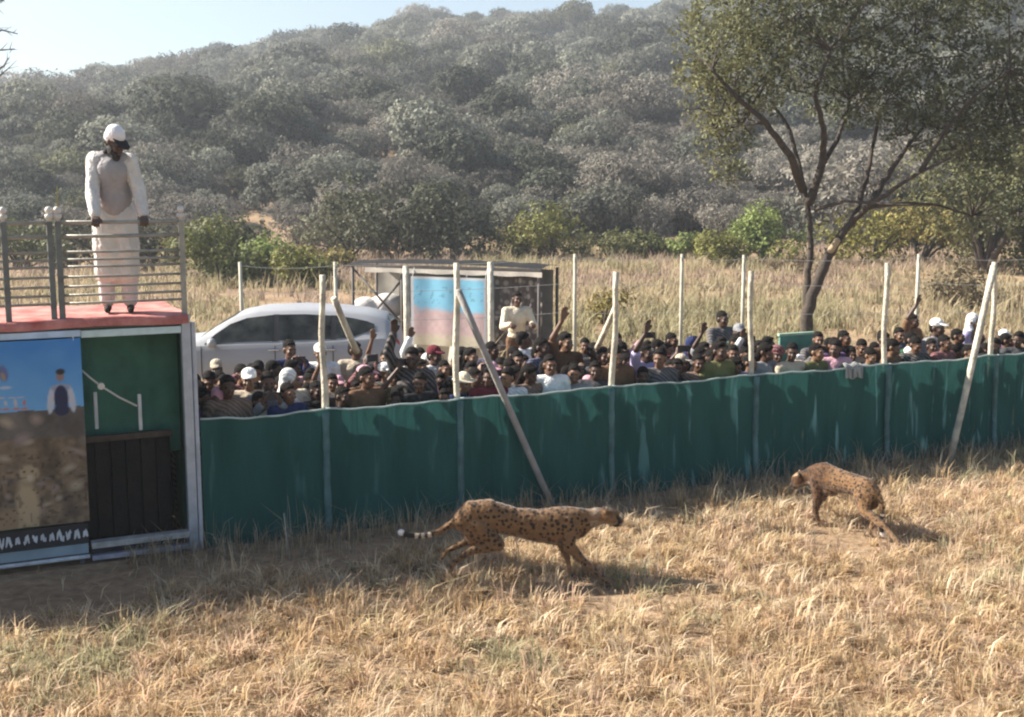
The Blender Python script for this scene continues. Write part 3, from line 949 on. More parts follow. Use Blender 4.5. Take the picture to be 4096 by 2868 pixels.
def build_back_fence():
    o = at(335, 330, 20.5); o.z = 0
    root = empty('wire_fence', o)
    tops = [(240, 262, 20.5), (335, 262, 20.5), (575, 254, 20.8), (682, 254, 21), (744, 255, 21), (919, 254, 21.2), (1060, 254, 21.4)]
    ps = []
    for (x, y, Y) in tops:
        t = at(x, y, Y); b = Vector((t.x + 0.01, t.y, -0.1)); ps.append(t)
        mb = MB(); mb.tube([b - o, (b + t) / 2 - o, t - o], [0.036, 0.034, 0.03], 7); mb.build('post', mat('dull_pole', (0.46, 0.43, 0.35), 0.8, 0.2, 5), root, True)
    for dz in (0.06, 0.5, 1.0, 1.5):
        mb = MB()
        for a, b in zip(ps[:-1], ps[1:]):
            a2 = a - Vector((0, 0, dz)); b2 = b - Vector((0, 0, dz)); n = 6
            mb.tube([a2.lerp(b2, k / n) - o + Vector((0, -0.04, -0.05 * math.sin(PI * k / n))) for k in range(n + 1)], 0.004, 4)
        mb.build('wire', mat('fence_wire', (0.35, 0.34, 0.32), 0.6, 0.1, 5), root)
    tag(root, 'thin wire fence on dull posts across the field behind the crowd', 'fence')
build_back_fence()
for (x, yt, Y, lab) in ((406, 266, 17.2, 'white upright pole in front of the banner edge by the car tail'), (490.5, 262, 17.6, 'white upright pole between the blue banner and the curtain')):
    t = at(x, yt, Y); mb = MB()
    mb.tube([(0, 0, -0.1), (0.006, 0, t.z / 2), (0, 0, t.z)], [0.05, 0.048, 0.045], 9)
    tag(mb.build('upright_pole', POLE_M, None, True, (t.x, t.y, 0)), lab, 'pole', 'poles standing behind the crowd')

# thin dry stick by the net
g = ground(286, 556); mb = MB(); mb.tube([(0, 0, -.03), (0.01, 0, .2), (-0.01, 0, .42)], [.007, .006, .004], 6)
tag(mb.build('dry_stick', mat('dry_stalk', (0.42, 0.40, 0.34), .8), None, True, g), 'thin dry stalk standing upright before the first net bay', 'stick')

# ------------------------------------------------------------------ release enclosure with viewing platform
CB = ground(197, 549); CA = ground(0, 574)
CDIR = (CB - CA).normalized()
CRZ = math.atan2(CDIR.y, CDIR.x)
CBACK = Vector((-CDIR.y, CDIR.x, 0))
def cl(px, py, depth=0.0):
    """local (x, depth, z) on the enclosure's front plane, moved back by depth"""
    d = ray(px, py); o = Vector((0, 0, CAM_H)); p0 = CB + CBACK * depth
    t = (p0 - o).dot(CBACK) / d.dot(CBACK)
    p = o + d * t - CB
    return Vector((p.dot(CDIR), depth, p.z))
def cw(v): return CB + CDIR * v[0] + CBACK * v[1] + Vector((0, 0, v[2]))

GALV = mat('galvanised_steel', (0.40, 0.44, 0.50), 0.45, 0.2, 7, 0.2, 40, 0.5, 0.4)
RAILM = mat('rail_paint', (0.30, 0.29, 0.25), 0.5, 0.22, 9, 0.2, 40, 0.4, 0.2)
DARKP = mat('dark_post_paint', (0.14, 0.15, 0.14), 0.6, 0.25, 9, 0.2, 40)
FLOOR_Z = 2.31
def build_enclosure():
    root = empty('release_enclosure', CB, CRZ)
    XL = -3.9; DEP = 1.35
    # main posts
    def post(x, z0, z1, w, m, fin=True, y=0.0, name='post'):
        mb = MB(); mb.box((x, y, (z0 + z1) / 2), (w, w, z1 - z0), None, 0.008)
        p = mb.build(name, m, root)
        if fin:
            f = MB(); f.tube([(x, y, z1), (x, y, z1 + .02), (x, y, z1 + .03), (x, y, z1 + .06), (x, y, z1 + .065)], [.02, .018, .034, .034, .018], 12); f.ell((x, y, z1 + .098), (.031, .031, .034))
            f.build('finial', mat('finial_paint', (0.62, 0.58, 0.53), .45, .15, 8), p, True)
    xr = -0.03
    RT = cl(186, 221)[2]
    mb = MB(); mb.box((xr, 0, (FLOOR_Z - .02) / 2), (0.085, 0.085, FLOOR_Z - .02), None, .008); mb.build('corner_post', GALV, root)
    mb = MB(); mb.box((0.045, 0.02, (FLOOR_Z - .1) / 2), (0.04, 0.05, FLOOR_Z - .1), None, .006); mb.build('corner_post', mat('pale_steel', (0.52, 0.54, 0.58), .45, .15, 8, .1), root)
    post(xr, FLOOR_Z - .02, RT + .01, .05, RAILM)
    for px, m in ((49, DARKP), (57.5, DARKP), (3, DARKP), (-60, DARKP)):
        post(cl(px, 221)[0], FLOOR_Z - .1 if px > 40 else FLOOR_Z - .02, RT + .012, .052, m)
    t = cl(57.5, 200); mb = MB(); mb.tube([(t.x, 0, RT + .1), (t.x, 0, cl(57.5, 186)[2])], [.012, .006], 6); mb.build('aerial_rod', mat('olive_rod', (0.30, 0.27, 0.10), .6), root)
    for py in (221.7, 235.5, 251, 258.5, 265.5, 275.5, 285, 293.5, 301.5):
        z = cl(120, py)[2]; r = .018 if py < 240 else .0125
        for (a, b) in ((XL, cl(49, 221)[0] - .027), (cl(57.5, 221)[0] + .027, xr - .026)):
            mb = MB(); mb.tube([(a, 0, z), ((a + b) / 2, 0.002, z - .003), (b, 0, z)], r, 8); mb.build('rail', RAILM, root, True)
    # platform deck, carpet and edge beams
    mb = MB(); mb.box((XL / 2, DEP / 2 - .02, FLOOR_Z - .07), (-XL, DEP, .09), None, .006); mb.build('deck', mat('deck_board', (0.20, 0.16, 0.13), .8, .2, 6), root)
    V = []; Fq = []; nx = 60
    prof = [(DEP - .1, .004), (.8, .005), (.3, .006), (.0, .008), (-.075, .006), (-.085, -.03), (-.083, -.075)]
    for k in range(nx + 1):
        x = XL + (-XL - 0.01) * k / nx
        for (y, z) in prof:
            V.append((x, y + .012 * math.sin(x * 9) * (1 if z < 0 else .3), FLOOR_Z - .02 + z + .008 * math.sin(x * 5.1 + y * 7)))
    m = len(prof)
    for k in range(nx):
        for j in range(m - 1):
            a = k * m + j; Fq.append((a, a + m, a + m + 1, a + 1))
    link('carpet', np_mesh('carpet', np.array(V), np.array(Fq), smooth=True), mat('red_carpet', (0.50, 0.125, 0.105), .95, .35, 5, .5, 60, c2=(0.66, 0.30, 0.26)), root)
    xs = cl(80, 328)[0]
    mb = MB(); mb.box(((xs + xr - .05) / 2, -.045, FLOOR_Z - .155), (xr - .05 - xs, .05, .065), None, .006); mb.build('edge_beam', mat('pale_teal_beam', (0.50, 0.62, 0.62), .6, .2, 7), root)
    mb = MB(); mb.box(((XL + xs) / 2 - .003, -.045, FLOOR_Z - .145), (xs - XL, .05, .06), None, .006); mb.build('edge_beam', mat('pale_blue_beam', (0.46, 0.58, 0.72), .6, .15, 7), root)
    # bay posts beside the banner
    for px in (81,):
        x = cl(px, 450)[0]; mb = MB(); mb.box((x - .04, 0.0, (FLOOR_Z - .19) / 2), (.05, .05, FLOOR_Z - .19), None, .006); mb.build('bay_post', mat('dark_steel', (0.08, 0.085, 0.09), .6, .2, 6), root)
    # green cloth at the back of the opening and round the pen
    cloth = mat('green_cloth', (0.050, 0.150, 0.105), .85, .3, 3, .4, 20)
    def sheet(name, p0, p1, z0, z1, amp, m_):
        V = []; Fq = []; nu, nv = 40, 12; p0 = Vector(p0); p1 = Vector(p1); nrm = (p1 - p0).cross(Vector((0, 0, 1))).normalized()
        for j in range(nv + 1):
            for k in range(nu + 1):
                p = p0.lerp(p1, k / nu) + nrm * amp * math.sin(k * .7 + 1.5 * math.sin(k * .23)); V.append((p.x, p.y, z0 + (z1 - z0) * j / nv))
        for j in range(nv):
            for k in range(nu):
                a = j * (nu + 1) + k; Fq.append((a, a + 1, a + nu + 2, a + nu + 1))
        link(name, np_mesh(name, np.array(V), np.array(Fq), smooth=True), m_, root)
    sheet('cloth_wall', (xs - .1, .42, 0), (xr - .01, .42, 0), .9, FLOOR_Z - .13, .01, cloth)
    sheet('cloth_wall', (xr + .012, .06, 0), (xr + .012, DEP - .06, 0), .02, FLOOR_Z - .13, .008, cloth)
    sheet('cloth_wall', (XL, DEP - .06, 0), (xr, DEP - .06, 0), .02, FLOOR_Z - .13, .012, cloth)
    sheet('cloth_wall', (XL + .01, .06, 0), (XL + .01, DEP - .1, 0), .02, FLOOR_Z - .13, .012, cloth)
    for x in (XL + .03, xr - .03):
        mb = MB(); mb.box((x, DEP - .12, (FLOOR_Z - .12) / 2), (.06, .06, FLOOR_Z - .12), None, .005); mb.build('rear_post', GALV, root)
    # sliding gate of dark planks
    gx0, gx1 = cl(84, 500)[0], cl(177, 500)[0]
    gz1 = cl(130, 436, .26)[2]; gz0 = cl(130, 538, .26)[2]
    gate = MB(); gate.box(((gx0 + gx1) / 2, .265, gz1), (gx1 - gx0 + .04, .05, .06), None, .006); 
    g = gate.build('gate', mat('gate_frame', (0.075, 0.055, 0.042), .75, .3, 8, .4, 30), root)
    gl = MB(); gl.box(((gx0 + gx1) / 2, .265, gz0), (gx1 - gx0 + .04, .05, .05), None, .006); gl.build('bottom_rail', MATS['gate_frame'], g)
    bk = MB(); bk.box(((gx0 + gx1) / 2, .335, (gz0 + gz1) / 2), (gx1 - gx0 + .02, .02, gz1 - gz0)); bk.build('gap_blackout', mat('added_blackout_sheet', (.012, .011, .011), .9), g)  # black sheet added to stop light showing between the planks
    npk = 6; wpk = (gx1 - gx0) / npk
    for k in range(npk):
        mb = MB(); mb.box((gx0 + wpk * (k + .5), .275 + .012 * (k % 2), (gz0 + gz1) / 2), (wpk - .014, .024, gz1 - gz0 - .07), None, .004)
        mb.build('plank', mat('gate_plank_%d' % (k % 3), ((0.013, 0.010, 0.008), (0.018, 0.013, 0.010), (0.011, 0.009, 0.008))[k % 3], .8, .35, 5, .5, 25), g)
    # guide rods, lifting cord and pulley
    for (px, y0, y1) in ((96, 392, 429), (140, 394, 430)):
        a = cl(px, y1, .1); b = cl(px, y0, .1); mb = MB(); mb.box(((a + b) / 2), (.032, .02, (b - a).length), None, .004); mb.build('guide_rod', mat('pale_rod', (0.50, 0.52, 0.52), .5, .15, 8), root)
    a = cl(80, 369, .06); b = cl(101, 386, .06); c = cl(137, 406, .08)
    mb = MB(); mb.tube([a, (a + b) / 2 + Vector((0, 0, -.006)), b, (b + c) / 2 + Vector((0, 0, -.012)), c], .009, 6); mb.build('lifting_cord', mat('cord', (0.62, 0.62, 0.58), .8, .1, 9), root, True)
    mb = MB(); mb.tube([b + Vector((0, -.02, 0)), b + Vector((0, .02, 0))], .032, 12); mb.build('pulley', mat('pulley_metal', (0.55, 0.55, 0.53), .4, .1, 9, metal=.3), root)
    # sill under the gate, stepped
    sz = cl(140, 546)[2]
    mb = MB(); mb.box(((xs + xr - .045) / 2, .0, max(.17, gz0 - .07)), (xr - .045 - xs, .12, .055), None, .006); mb.build('sill', mat('sill_steel', (0.36, 0.36, 0.35), .6, .3, 9, .4, 30), root)
    mb = MB(); mb.box(((xs + xr - .045) / 2, .03, .11), (xr - .045 - xs, .06, .06), None, .006); mb.build('sill', mat('sill_dark', (0.035, 0.035, 0.045), .7, .2, 6), root)
    mb = MB(); mb.box(((xs + xr - .045) / 2, -.01, .05), (xr - .045 - xs, .09, .045), None, .006); mb.build('sill', mat('sill_grey', (0.33, 0.34, 0.40), .6, .25, 9), root)
    # apron under the banner: patterned strip and blue grey board
    zt = cl(40, 527)[2]; zb = cl(40, 547)[2]
    mb = MB(); mb.box(((XL + xs) / 2 - .012, -.03, (zt + zb) / 2), (xs - XL - .024, .03, zt - zb), None, .004); sp = mb.build('patterned_strip', mat('strip_black', (0.03, 0.03, 0.035), .7, .2, 6), root)
    n = 40
    rm = random.Random(5)
    for k in range(n):
        x = XL + .05 + (xs - XL - .1) * k / (n - 1)
        q = rm.uniform(.7, 1.2); u0 = rm.uniform(0, 6)
        mb = MB(); mb.tube([(x + .05 * q * (t / 6 - .5), -.046, (zt + zb) / 2 + (zt - zb) * .26 * q * math.sin(u0 + t * 1.15)) for t in range(7)], [.006, .011, .013, .012, .013, .011, .006], 6); mb.build('motif', mat('strip_white', (0.55, 0.58, 0.62), .7, .2, 12), sp)
    zc = .10
    mb = MB(); mb.box(((XL + xs) / 2 - .012, -.02, (zb + zc) / 2 - .002), (xs - XL - .03, .02, zb - zc - .012), None, .004); mb.build('apron_board', mat('blue_grey_board', (0.24, 0.32, 0.38), .7, .2, 3), root)
    mb = MB(); mb.tube([(XL, -.04, .075), (xs - .02, -.04, .075)], .02, 8); mb.build('foot_pipe', mat('pale_pipe', (0.55, 0.58, 0.62), .5, .3, 9), root, True)
    tag(root, 'steel release enclosure with a dark plank gate under a railed red carpet platform', 'enclosure')
    return xs
XS = build_enclosure()

def build_banner():
    """printed vinyl banner: blue sky with a small standing figure above a savannah picture"""
    p0 = cl(80.5, 334); p1 = cl(80.5, 524)
    xL = -3.85; xR = XS - .01; z1 = FLOOR_Z - .185; z0 = cl(40, 524)[2]
    nu, nv = 250, 190
    U, Vv = np.meshgrid(np.linspace(0, 1, nu), np.linspace(0, 1, nv))
    X = xL + (xR - xL) * U; Z = z0 + (z1 - z0) * Vv
    Yo = -.085 + .012 * np.sin(X * 4 + Z * 2) + .006 * np.sin(X * 11)
    # picture coordinates: metres from the right edge and from the top
    r = xR - X; t = z1 - Z
    C = np.zeros(X.shape + (3,))
    blue = np.array([0.07, 0.30, 0.74]); blue2 = np.array([0.20, 0.52, 0.90])
    f = fbm(X * 5, Z * 5, 3)[..., None]
    hor = .63
    C[:] = blue + (blue2 - blue) * np.clip(t[..., None] / hor + .5 * (f - .5), 0, 1)
    low = t > hor + .03 * (fbm(X * 9, Z * 2, 8) - .5)
    sv = fbm(X * 7, Z * 7, 12)[..., None]; sv2 = fbm(X * 22, Z * 22, 13)[..., None]
    land = np.array([0.25, 0.185, 0.125]) * (0.3 + 1.3 * sv) * (0.5 + 1.0 * sv2)
    land = np.where((t < hor + .26)[..., None], np.array([0.17, 0.15, 0.135]) * (0.3 + 1.4 * sv), land)
    C = np.where(low[..., None], land, C)
    def blob(cx, cy, rx, ry, colr, ang=0, soft=.25, wob=.0):
        ca, sa = math.cos(ang), math.sin(ang)
        dx = (r - cx); dy = (t - cy)
        a = (dx * ca + dy * sa) / rx; b = (-dx * sa + dy * ca) / ry
        d = np.sqrt(a * a + b * b) + wob * (fbm(X * 18, Z * 18, 5) - .5)
        w = np.clip((1 - d) / soft, 0, 1)[..., None]
        C[:] = C * (1 - w) + np.array(colr) * w
    # small figure in white sleeves and dark waistcoat
    for e in (-1, 1): blob(.19 + e * .088, .55, .034, .135, (.66, .69, .78), -e * .12, .2)
    blob(.19, .44, .098, .04, (.40, .43, .55), 0, .3)
    blob(.19, .54, .066, .13, (.03, .035, .10), 0, .12); blob(.19, .64, .07, .06, (.03, .035, .10), 0, .15)
    blob(.19, .335, .040, .055, (.36, .24, .20), 0, .3); blob(.186, .295, .046, .032, (.04, .035, .04), 0, .3)
    # emblem
    blob(.66, .28, .05, .09, (.16, .20, .42), .2, .4); blob(.66, .31, .022, .05, C[60, 60] * 1.3, .2, .5); blob(.65, .41, .07, .018, (.55, .66, .82), 0, .5)
    # rows of blurred lettering strokes: pale over red
    rs = np.random.default_rng(6)
    for k in range(26):
        x = .50 + k * .075 + rs.uniform(-.01, .01)
        blob(x, .555 - .012 * k * .2, .018, rs.uniform(.02, .05), (.68, .60, .62) if k % 3 else (.62, .20, .16), rs.uniform(-.5, .5), .5)
        blob(x + .03, .505 - .012 * k * .2, .042, .009, (.66, .58, .62), 0, .6)
        blob(x, .61 - .012 * k * .2, .045, .014, (.66, .26, .18), 0, .6)
    for k in range(150):
        cc = [(.40, .30, .25), (.13, .10, .085), (.46, .38, .28), (.22, .18, .15), (.34, .27, .25)][k % 5]
        blob(rs.uniform(-.05, 3.3), rs.uniform(hor + .08, 1.95), rs.uniform(.03, .13), rs.uniform(.02, .07), cc, rs.uniform(-.6, .6), .8, .5)
    # animals of the picture: spotted cats resting among dry bushes
    tan = (.56, .43, .27)
    for (cx, cy, s, fl) in ((.52, 1.36, 1.15, 1), (1.15, 1.30, 1.2, -1), (1.8, 1.25, 1.1, 1), (2.4, 1.3, 1.0, -1)):
        blob(cx + fl * .16 * s, cy + .27 * s, .26 * s, .16 * s, (.38, .27, .17), .2 * fl, .4, .2)
        blob(cx, cy + .12 * s, .10 * s, .22 * s, tan, .1 * fl, .35, .15)
        blob(cx - .02 * fl, cy - .13 * s, .085 * s, .085 * s, (.50, .39, .25), 0, .3, .1)
        for e in (-1, 1): blob(cx + e * .07 * s, cy - .20 * s, .026 * s, .03 * s, (.20, .15, .10), 0, .4)
        blob(cx - .03 * fl, cy - .10 * s, .03 * s, .035 * s, (.64, .54, .40), 0, .5)
        for e in (-.03, .03): blob(cx + e * s - .02 * fl, cy - .15 * s, .012 * s, .012 * s, (.06, .04, .03), 0, .5)
        for e in (-.05, .055): blob(cx + e * s, cy + .33 * s, .032 * s, .16 * s, (.48, .37, .24), 0, .4)
    sp = (vnoise(X * 34, Z * 34, 40) > .78) & (t > hor + .4)
    C[sp] *= .55
    V = np.stack([X, Yo, Z], -1).reshape(-1, 3)
    i, j = np.meshgrid(np.arange(nv - 1), np.arange(nu - 1), indexing='ij')
    a = (i * nu + j).ravel()
    Fq = np.stack([a, a + 1, a + nu + 1, a + nu], 1)
    o = link('printed_banner', np_mesh('printed_banner', V, Fq, C.reshape(-1, 3), True), mat_attr('banner_print', rough=.5, spec=.35, trans=.3), None, CB, CRZ)
    # eyelet cords holding it
    for x in (xL + .1, (xL + xR) / 2, xR - .06):
        mb = MB(); mb.tube([(x, -.075, z1 - .02), (x, -.06, z1 + .03)], .008, 6); mb.build('tie_cord', MATS['cord'], o)
    tag(o, 'printed banner with blue top and savannah animal picture hung on the enclosure', 'banner')
build_banner()

# ------------------------------------------------------------------ people
def mat_skin():
    m, n, l, b = mat_new('skin')
    oi = n.new('ShaderNodeObjectInfo'); tc = n.new('ShaderNodeTexCoord')
    ns = n.new('ShaderNodeTexNoise'); ns.inputs['Scale'].default_value = 22; ns.inputs['Detail'].default_value = 4
    l.new(tc.outputs['Object'], ns.inputs['Vector'])
    mr = n.new('ShaderNodeMapRange'); mr.inputs['To Min'].default_value = 0.75; mr.inputs['To Max'].default_value = 1.25
    l.new(ns.outputs['Fac'], mr.inputs['Value'])
    mx = n.new('ShaderNodeVectorMath'); mx.operation = 'SCALE'
    l.new(oi.outputs['Color'], mx.inputs[0]); l.new(mr.outputs['Result'], mx.inputs['Scale'])
    l.new(mx.outputs[0], b.inputs['Base Color'])
    b.inputs['Roughness'].default_value = 0.5; b.inputs['Specular IOR Level'].default_value = 0.4
    return m
SKIN_M = mat_skin()
CLOTH_M = mat_cloth('garment_cloth')
HAIR_M = mat('dark_hair', (0.012, 0.010, 0.009), 0.85, 0.4, 30, 0.9, 70, 0.12)
EYE_M = mat('eye', (0.03, 0.025, 0.02), 0.2, 0.1, 20)

def V3(*a): return Vector(a)

def hand_shapes(mb, w, d, nrm, side, curl=0.5, s=1.0):
    """palm, four unequal fingers and a thumb leaving the side of the palm; d along the hand, nrm towards the palm's inside"""
    d = d.normalized(); nrm = (nrm - d * nrm.dot(d)).normalized(); lat = d.cross(nrm) * side
    for k, o in enumerate((-.030, -.010, .010, .029)):
        mb.cap(w + lat * o * .6 * s, .017 * s, w + (d * .082 + lat * o) * s, .014 * s, 8)
    for k, (o, L) in enumerate(((-.031, .072), (-.010, .084), (.011, .078), (.031, .060))):
        b = w + (d * .088 + lat * o) * s
        a1 = curl * .7; a2 = curl * 1.7
        d1 = d * math.cos(a1) + nrm * math.sin(a1); d2 = d * math.cos(a2) + nrm * math.sin(a2)
        m = b + d1 * L * .52 * s + lat * o * .12 * s
        mb.cap(b, .0115 * s, m, .0105 * s, 7); mb.cap(m, .0105 * s, m + d2 * L * .48 * s, .0085 * s, 7)
    tb = w + (d * .022 - lat * .026) * s
    tm = tb + (d * .042 - lat * .030 + nrm * .012) * s
    mb.cap(tb, .0155 * s, tm, .0125 * s, 7); mb.cap(tm, .0125 * s, tm + (d * .032 - lat * .006 + nrm * .012) * s, .010 * s, 7)

def joints(**kw):
    j = dict(ank=(V3(-.10, .02, .085), V3(.10, .02, .085)), knee=(V3(-.10, -.02, .49), V3(.10, -.02, .49)), hip=(V3(-.092, 0, .93), V3(.092, 0, .93)),
             pel=V3(0, 0, .98), waist=V3(0, 0, 1.13), chest=V3(0, .0, 1.31), neck=V3(0, .015, 1.475), head=V3(0, -.015, 1.625),
             sh=(V3(-.185, .01, 1.415), V3(.185, .01, 1.415)), elb=(V3(-.25, .03, 1.14), V3(.25, .03, 1.14)), wr=(V3(-.25, -.05, .90), V3(.25, -.05, .90)),
             hrot=Euler((0, 0, 0)), hdir=None, curl=(.5, .5), palm=None)
    j.update(kw)
    return j

def body_shapes(j):
    mb = MB()
    for i in (0, 1):
        a, k, h = j['ank'][i], j['knee'][i], j['hip'][i]
        mb.cap(h, .084, k, .054); mb.cap(k, .054, a, .036)
        mb.cap(k.lerp(a, .28) + V3(0, .018, 0), .05, a, .034)
        mb.cap(a + V3(0, .03, -.05), .034, a + V3(0, -.12, -.058), .027); mb.cap(a + V3(0, -.10, -.06), .026, a + V3(0, -.165, -.064), .02)
        s, e, w = j['sh'][i], j['elb'][i], j['wr'][i]
        mb.ell(s, (.062, .062, .062)); mb.cap(s, .052, e, .039); mb.cap(e, .040, w, .026)
        sd = -1 if i == 0 else 1
        hd = j['hdir'][i] if j['hdir'] else (w - e)
        pn = j['palm'][i] if j['palm'] else V3(-sd, -.3, 0)
        hand_shapes(mb, w, hd, pn, sd, j['curl'][i])
    p, wst, c, nk, hd = j['pel'], j['waist'], j['chest'], j['neck'], j['head']
    mb.ell(p, (.150, .102, .115)); mb.cap(p, .115, wst, .112); mb.ell(wst, (.132, .096, .13)); mb.ell(c, (.160, .108, .175)); mb.cap(wst, .10, c, .11)
    mb.cap(j['sh'][0].lerp(nk, .2), .060, j['sh'][1].lerp(nk, .2), .060); mb.cap(nk + V3(0, .01, -.05), .062, nk.lerp(hd, .6), .050)
    head_shapes(mb, j)
    return mb

def head_shapes(mb, j):
    c = j['head']; m = j['hrot'].to_matrix()
    def E(o, r, rx=0): mb.ell(c + m @ V3(*o), r, m @ Euler((rx, 0, 0)).to_matrix())
    E((0, .012, .02), (.075, .096, .098)); E((0, -.032, -.03), (.061, .070, .092)); E((0, -.055, -.088), (.042, .044, .036)); E((0, -.092, .018), (.052, .016, .013))
    E((0, -.108, -.066), (.026, .012, .010)); E((0, -.106, -.079), (.022, .011, .009)); E((-.034, -.075, -.035), (.026, .03, .026)); E((.034, -.075, -.035), (.026, .03, .026))
    mb.cap(c + m @ V3(0, -.096, .004), .010, c + m @ V3(0, -.122, -.038), .015, 8)
    for s in (-1, 1): E((s * .078, .008, -.012), (.011, .022, .031))

def eye_meshes(j):
    out = []
    for s in (-1, 1):
        mb = MB(); c = j['head']; m = j['hrot'].to_matrix()
        mb.ell(c + m @ V3(s * .031, -.094, .0), (.015, .009, .009), m, 8, 6)
        e = mb.mesh('eye', True); e.materials.append(EYE_M); out.append(e)
    return out

def shirt_shapes(j, sleeve='short', g=.016, long=False):
    mb = MB()
    p, wst, c, nk = j['pel'], j['waist'], j['chest'], j['neck']
    mb.ell(p + V3(0, 0, .02), (.150 + g, .106 + g, .105)); mb.ell(wst, (.140 + g, .102 + g, .16)); mb.ell(c, (.163 + g, .112 + g, .18)); mb.cap(wst, .105 + g, c, .115 + g)
    mb.cap(j['sh'][0].lerp(nk, .12), .062 + g * .8, j['sh'][1].lerp(nk, .12), .062 + g * .8)
    mb.cap(nk + V3(0, .005, -.045), .072, nk + V3(0, .0, -.015), .066)
    if long:
        for i in (0, 1): mb.cap(j['hip'][i], .105 + g, j['hip'][i].lerp(j['knee'][i], .75), .10 + g)
        mb.cap(j['hip'][0].lerp(j['knee'][0], .3), .1 + g, j['hip'][1].lerp(j['knee'][1], .3), .1 + g)
    for i in (0, 1):
        s, e, w = j['sh'][i], j['elb'][i], j['wr'][i]
        mb.ell(s, (.064 + g, .064 + g, .064 + g))
        if sleeve == 'none': continue
        if sleeve == 'short': mb.cap(s, .058 + g, s.lerp(e, .72), .05 + g)
        else:
            mb.cap(s, .056 + g, e, .046 + g); mb.cap(e, .046 + g, e.lerp(w, .88), .034 + g)
    return mb

def trouser_shapes(j, g=.014):
    mb = MB(); mb.ell(j['pel'] - V3(0, 0, .02), (.155 + g, .108 + g, .12))
    for i in (0, 1):
        a, k, h = j['ank'][i], j['knee'][i], j['hip'][i]
        mb.cap(h, .09 + g, k, .064 + g); mb.cap(k, .064 + g, a + V3(0, 0, .03), .052 + g)
    return mb

def hair_mesh(j, kind):
    c = j['head']; m = j['hrot'].to_matrix(); mb = MB()
    def E(o, r, rx=0): mb.ell(c + m @ V3(*o), r, m @ Euler((rx, 0, 0)).to_matrix())
    if kind in ('short', 'cap', 'hat'):
        E((0, .024, .042), (.083, .098, .088)); E((0, .055, .0), (.076, .066, .088)); E((0, -.044, .078), (.056, .036, .022))
    if kind == 'long':
        E((0, .024, .042), (.086, .1, .09)); E((0, .062, -.01), (.084, .066, .11)); E((0, .085, -.13), (.075, .045, .14)); E((0, -.04, .09), (.06, .045, .03))
    return organic(mb, 'hair', .011, 3)

def cap_mesh(j, kind):
    c = j['head']; m = j['hrot'].to_matrix(); mb = MB()
    def E(o, r, rx=0): mb.ell(c + m @ V3(*o), r, m @ Euler((rx, 0, 0)).to_matrix())
    if kind == 'cap':
        E((0, .012, .07), (.09, .104, .075)); E((0, -.115, .055), (.07, .075, .011), .25); E((0, .012, .04), (.091, .106, .03))
        return organic(mb, 'cap', .009, 3)
    if kind == 'hat':
        E((0, .012, .075), (.088, .1, .085)); E((0, .01, .045), (.165, .175, .012), .08)
        return organic(mb, 'hat', .009, 3)
    if kind == 'scarf':
        E((0, .026, .03), (.094, .104, .108)); E((0, .055, -.06), (.096, .080, .12)); E((0, .05, -.16), (.12, .10, .10)); E((0, .02, -.235), (.20, .125, .07)); E((0, .0, -.27), (.17, .13, .06))
        return organic(mb, 'headscarf', .012, 4)
    if kind == 'turban':
        E((0, .012, .075), (.108, .118, .07)); E((.01, .0, .05), (.112, .122, .03), .25); E((-.01, .02, .09), (.10, .11, .035), -.3)
        return organic(mb, 'turban', .010, 3)

POSE = {}
def mk(name, text, **kw): POSE[name] = (text, joints(**kw))
mk('down', 'arms down')
mk('folded', 'arms folded', elb=(V3(-.255, -.03, 1.16), V3(.255, -.03, 1.16)), wr=(V3(.02, -.17, 1.19), V3(-.02, -.19, 1.15)), palm=(V3(0, .6, -.6), V3(0, .6, -.6)))
mk('resting', 'hands on the net edge', elb=(V3(-.27, -.12, 1.17), V3(.27, -.12, 1.17)), wr=(V3(-.17, -.32, 1.24), V3(.17, -.32, 1.24)), hdir=(V3(0, -1, -.1), V3(0, -1, -.1)), palm=(V3(0, 0, -1), V3(0, 0, -1)), curl=(.9, .9))
mk('phone', 'phone at eye level', elb=(V3(-.25, -.14, 1.21), V3(.25, -.14, 1.21)), wr=(V3(-.095, -.31, 1.44), V3(.095, -.31, 1.44)), hdir=(V3(.3, -.1, 1), V3(-.3, -.1, 1)), palm=(V3(.9, .2, 0), V3(-.9, .2, 0)), curl=(.5, .5))
mk('phone_up', 'phone held overhead', sh=(V3(-.18, .0, 1.44), V3(.18, .0, 1.44)), elb=(V3(-.27, -.17, 1.56), V3(.27, -.17, 1.56)), wr=(V3(-.105, -.25, 1.78), V3(.105, -.25, 1.78)), hdir=(V3(.25, -.1, 1), V3(-.25, -.1, 1)), palm=(V3(.9, .2, 0), V3(-.9, .2, 0)), hrot=Euler((-.2, 0, 0)))
mk('arm_up', 'one arm raised high', sh=(V3(-.17, .0, 1.45), V3(.185, .01, 1.415)), elb=(V3(-.25, -.10, 1.70), V3(.26, -.05, 1.15)), wr=(V3(-.17, -.20, 1.93), V3(.2, -.22, 1.02)), hdir=(V3(.1, -.1, 1), V3(-.2, -1, 0)), palm=(V3(0, -1, 0), V3(0, 0, -1)), curl=(.25, .5))
mk('shade', 'hand shading the eyes', elb=(V3(-.30, -.14, 1.50), V3(.25, .02, 1.14)), wr=(V3(-.13, -.15, 1.63), V3(.24, -.06, .9)), hdir=(V3(1, -.25, .12), V3(0, -.2, -1)), palm=(V3(0, .1, -1), V3(-1, 0, 0)), curl=(.15, .5), hrot=Euler((0, 0, .15)))
mk('turned', 'head turned sideways', hrot=Euler((.05, 0, .9)), elb=(V3(-.25, .0, 1.14), V3(.26, -.04, 1.15)), wr=(V3(-.2, -.15, .95), V3(.16, -.22, 1.08)))
mk('aside', 'looking aside', hrot=Euler((.08, 0, -.75)))
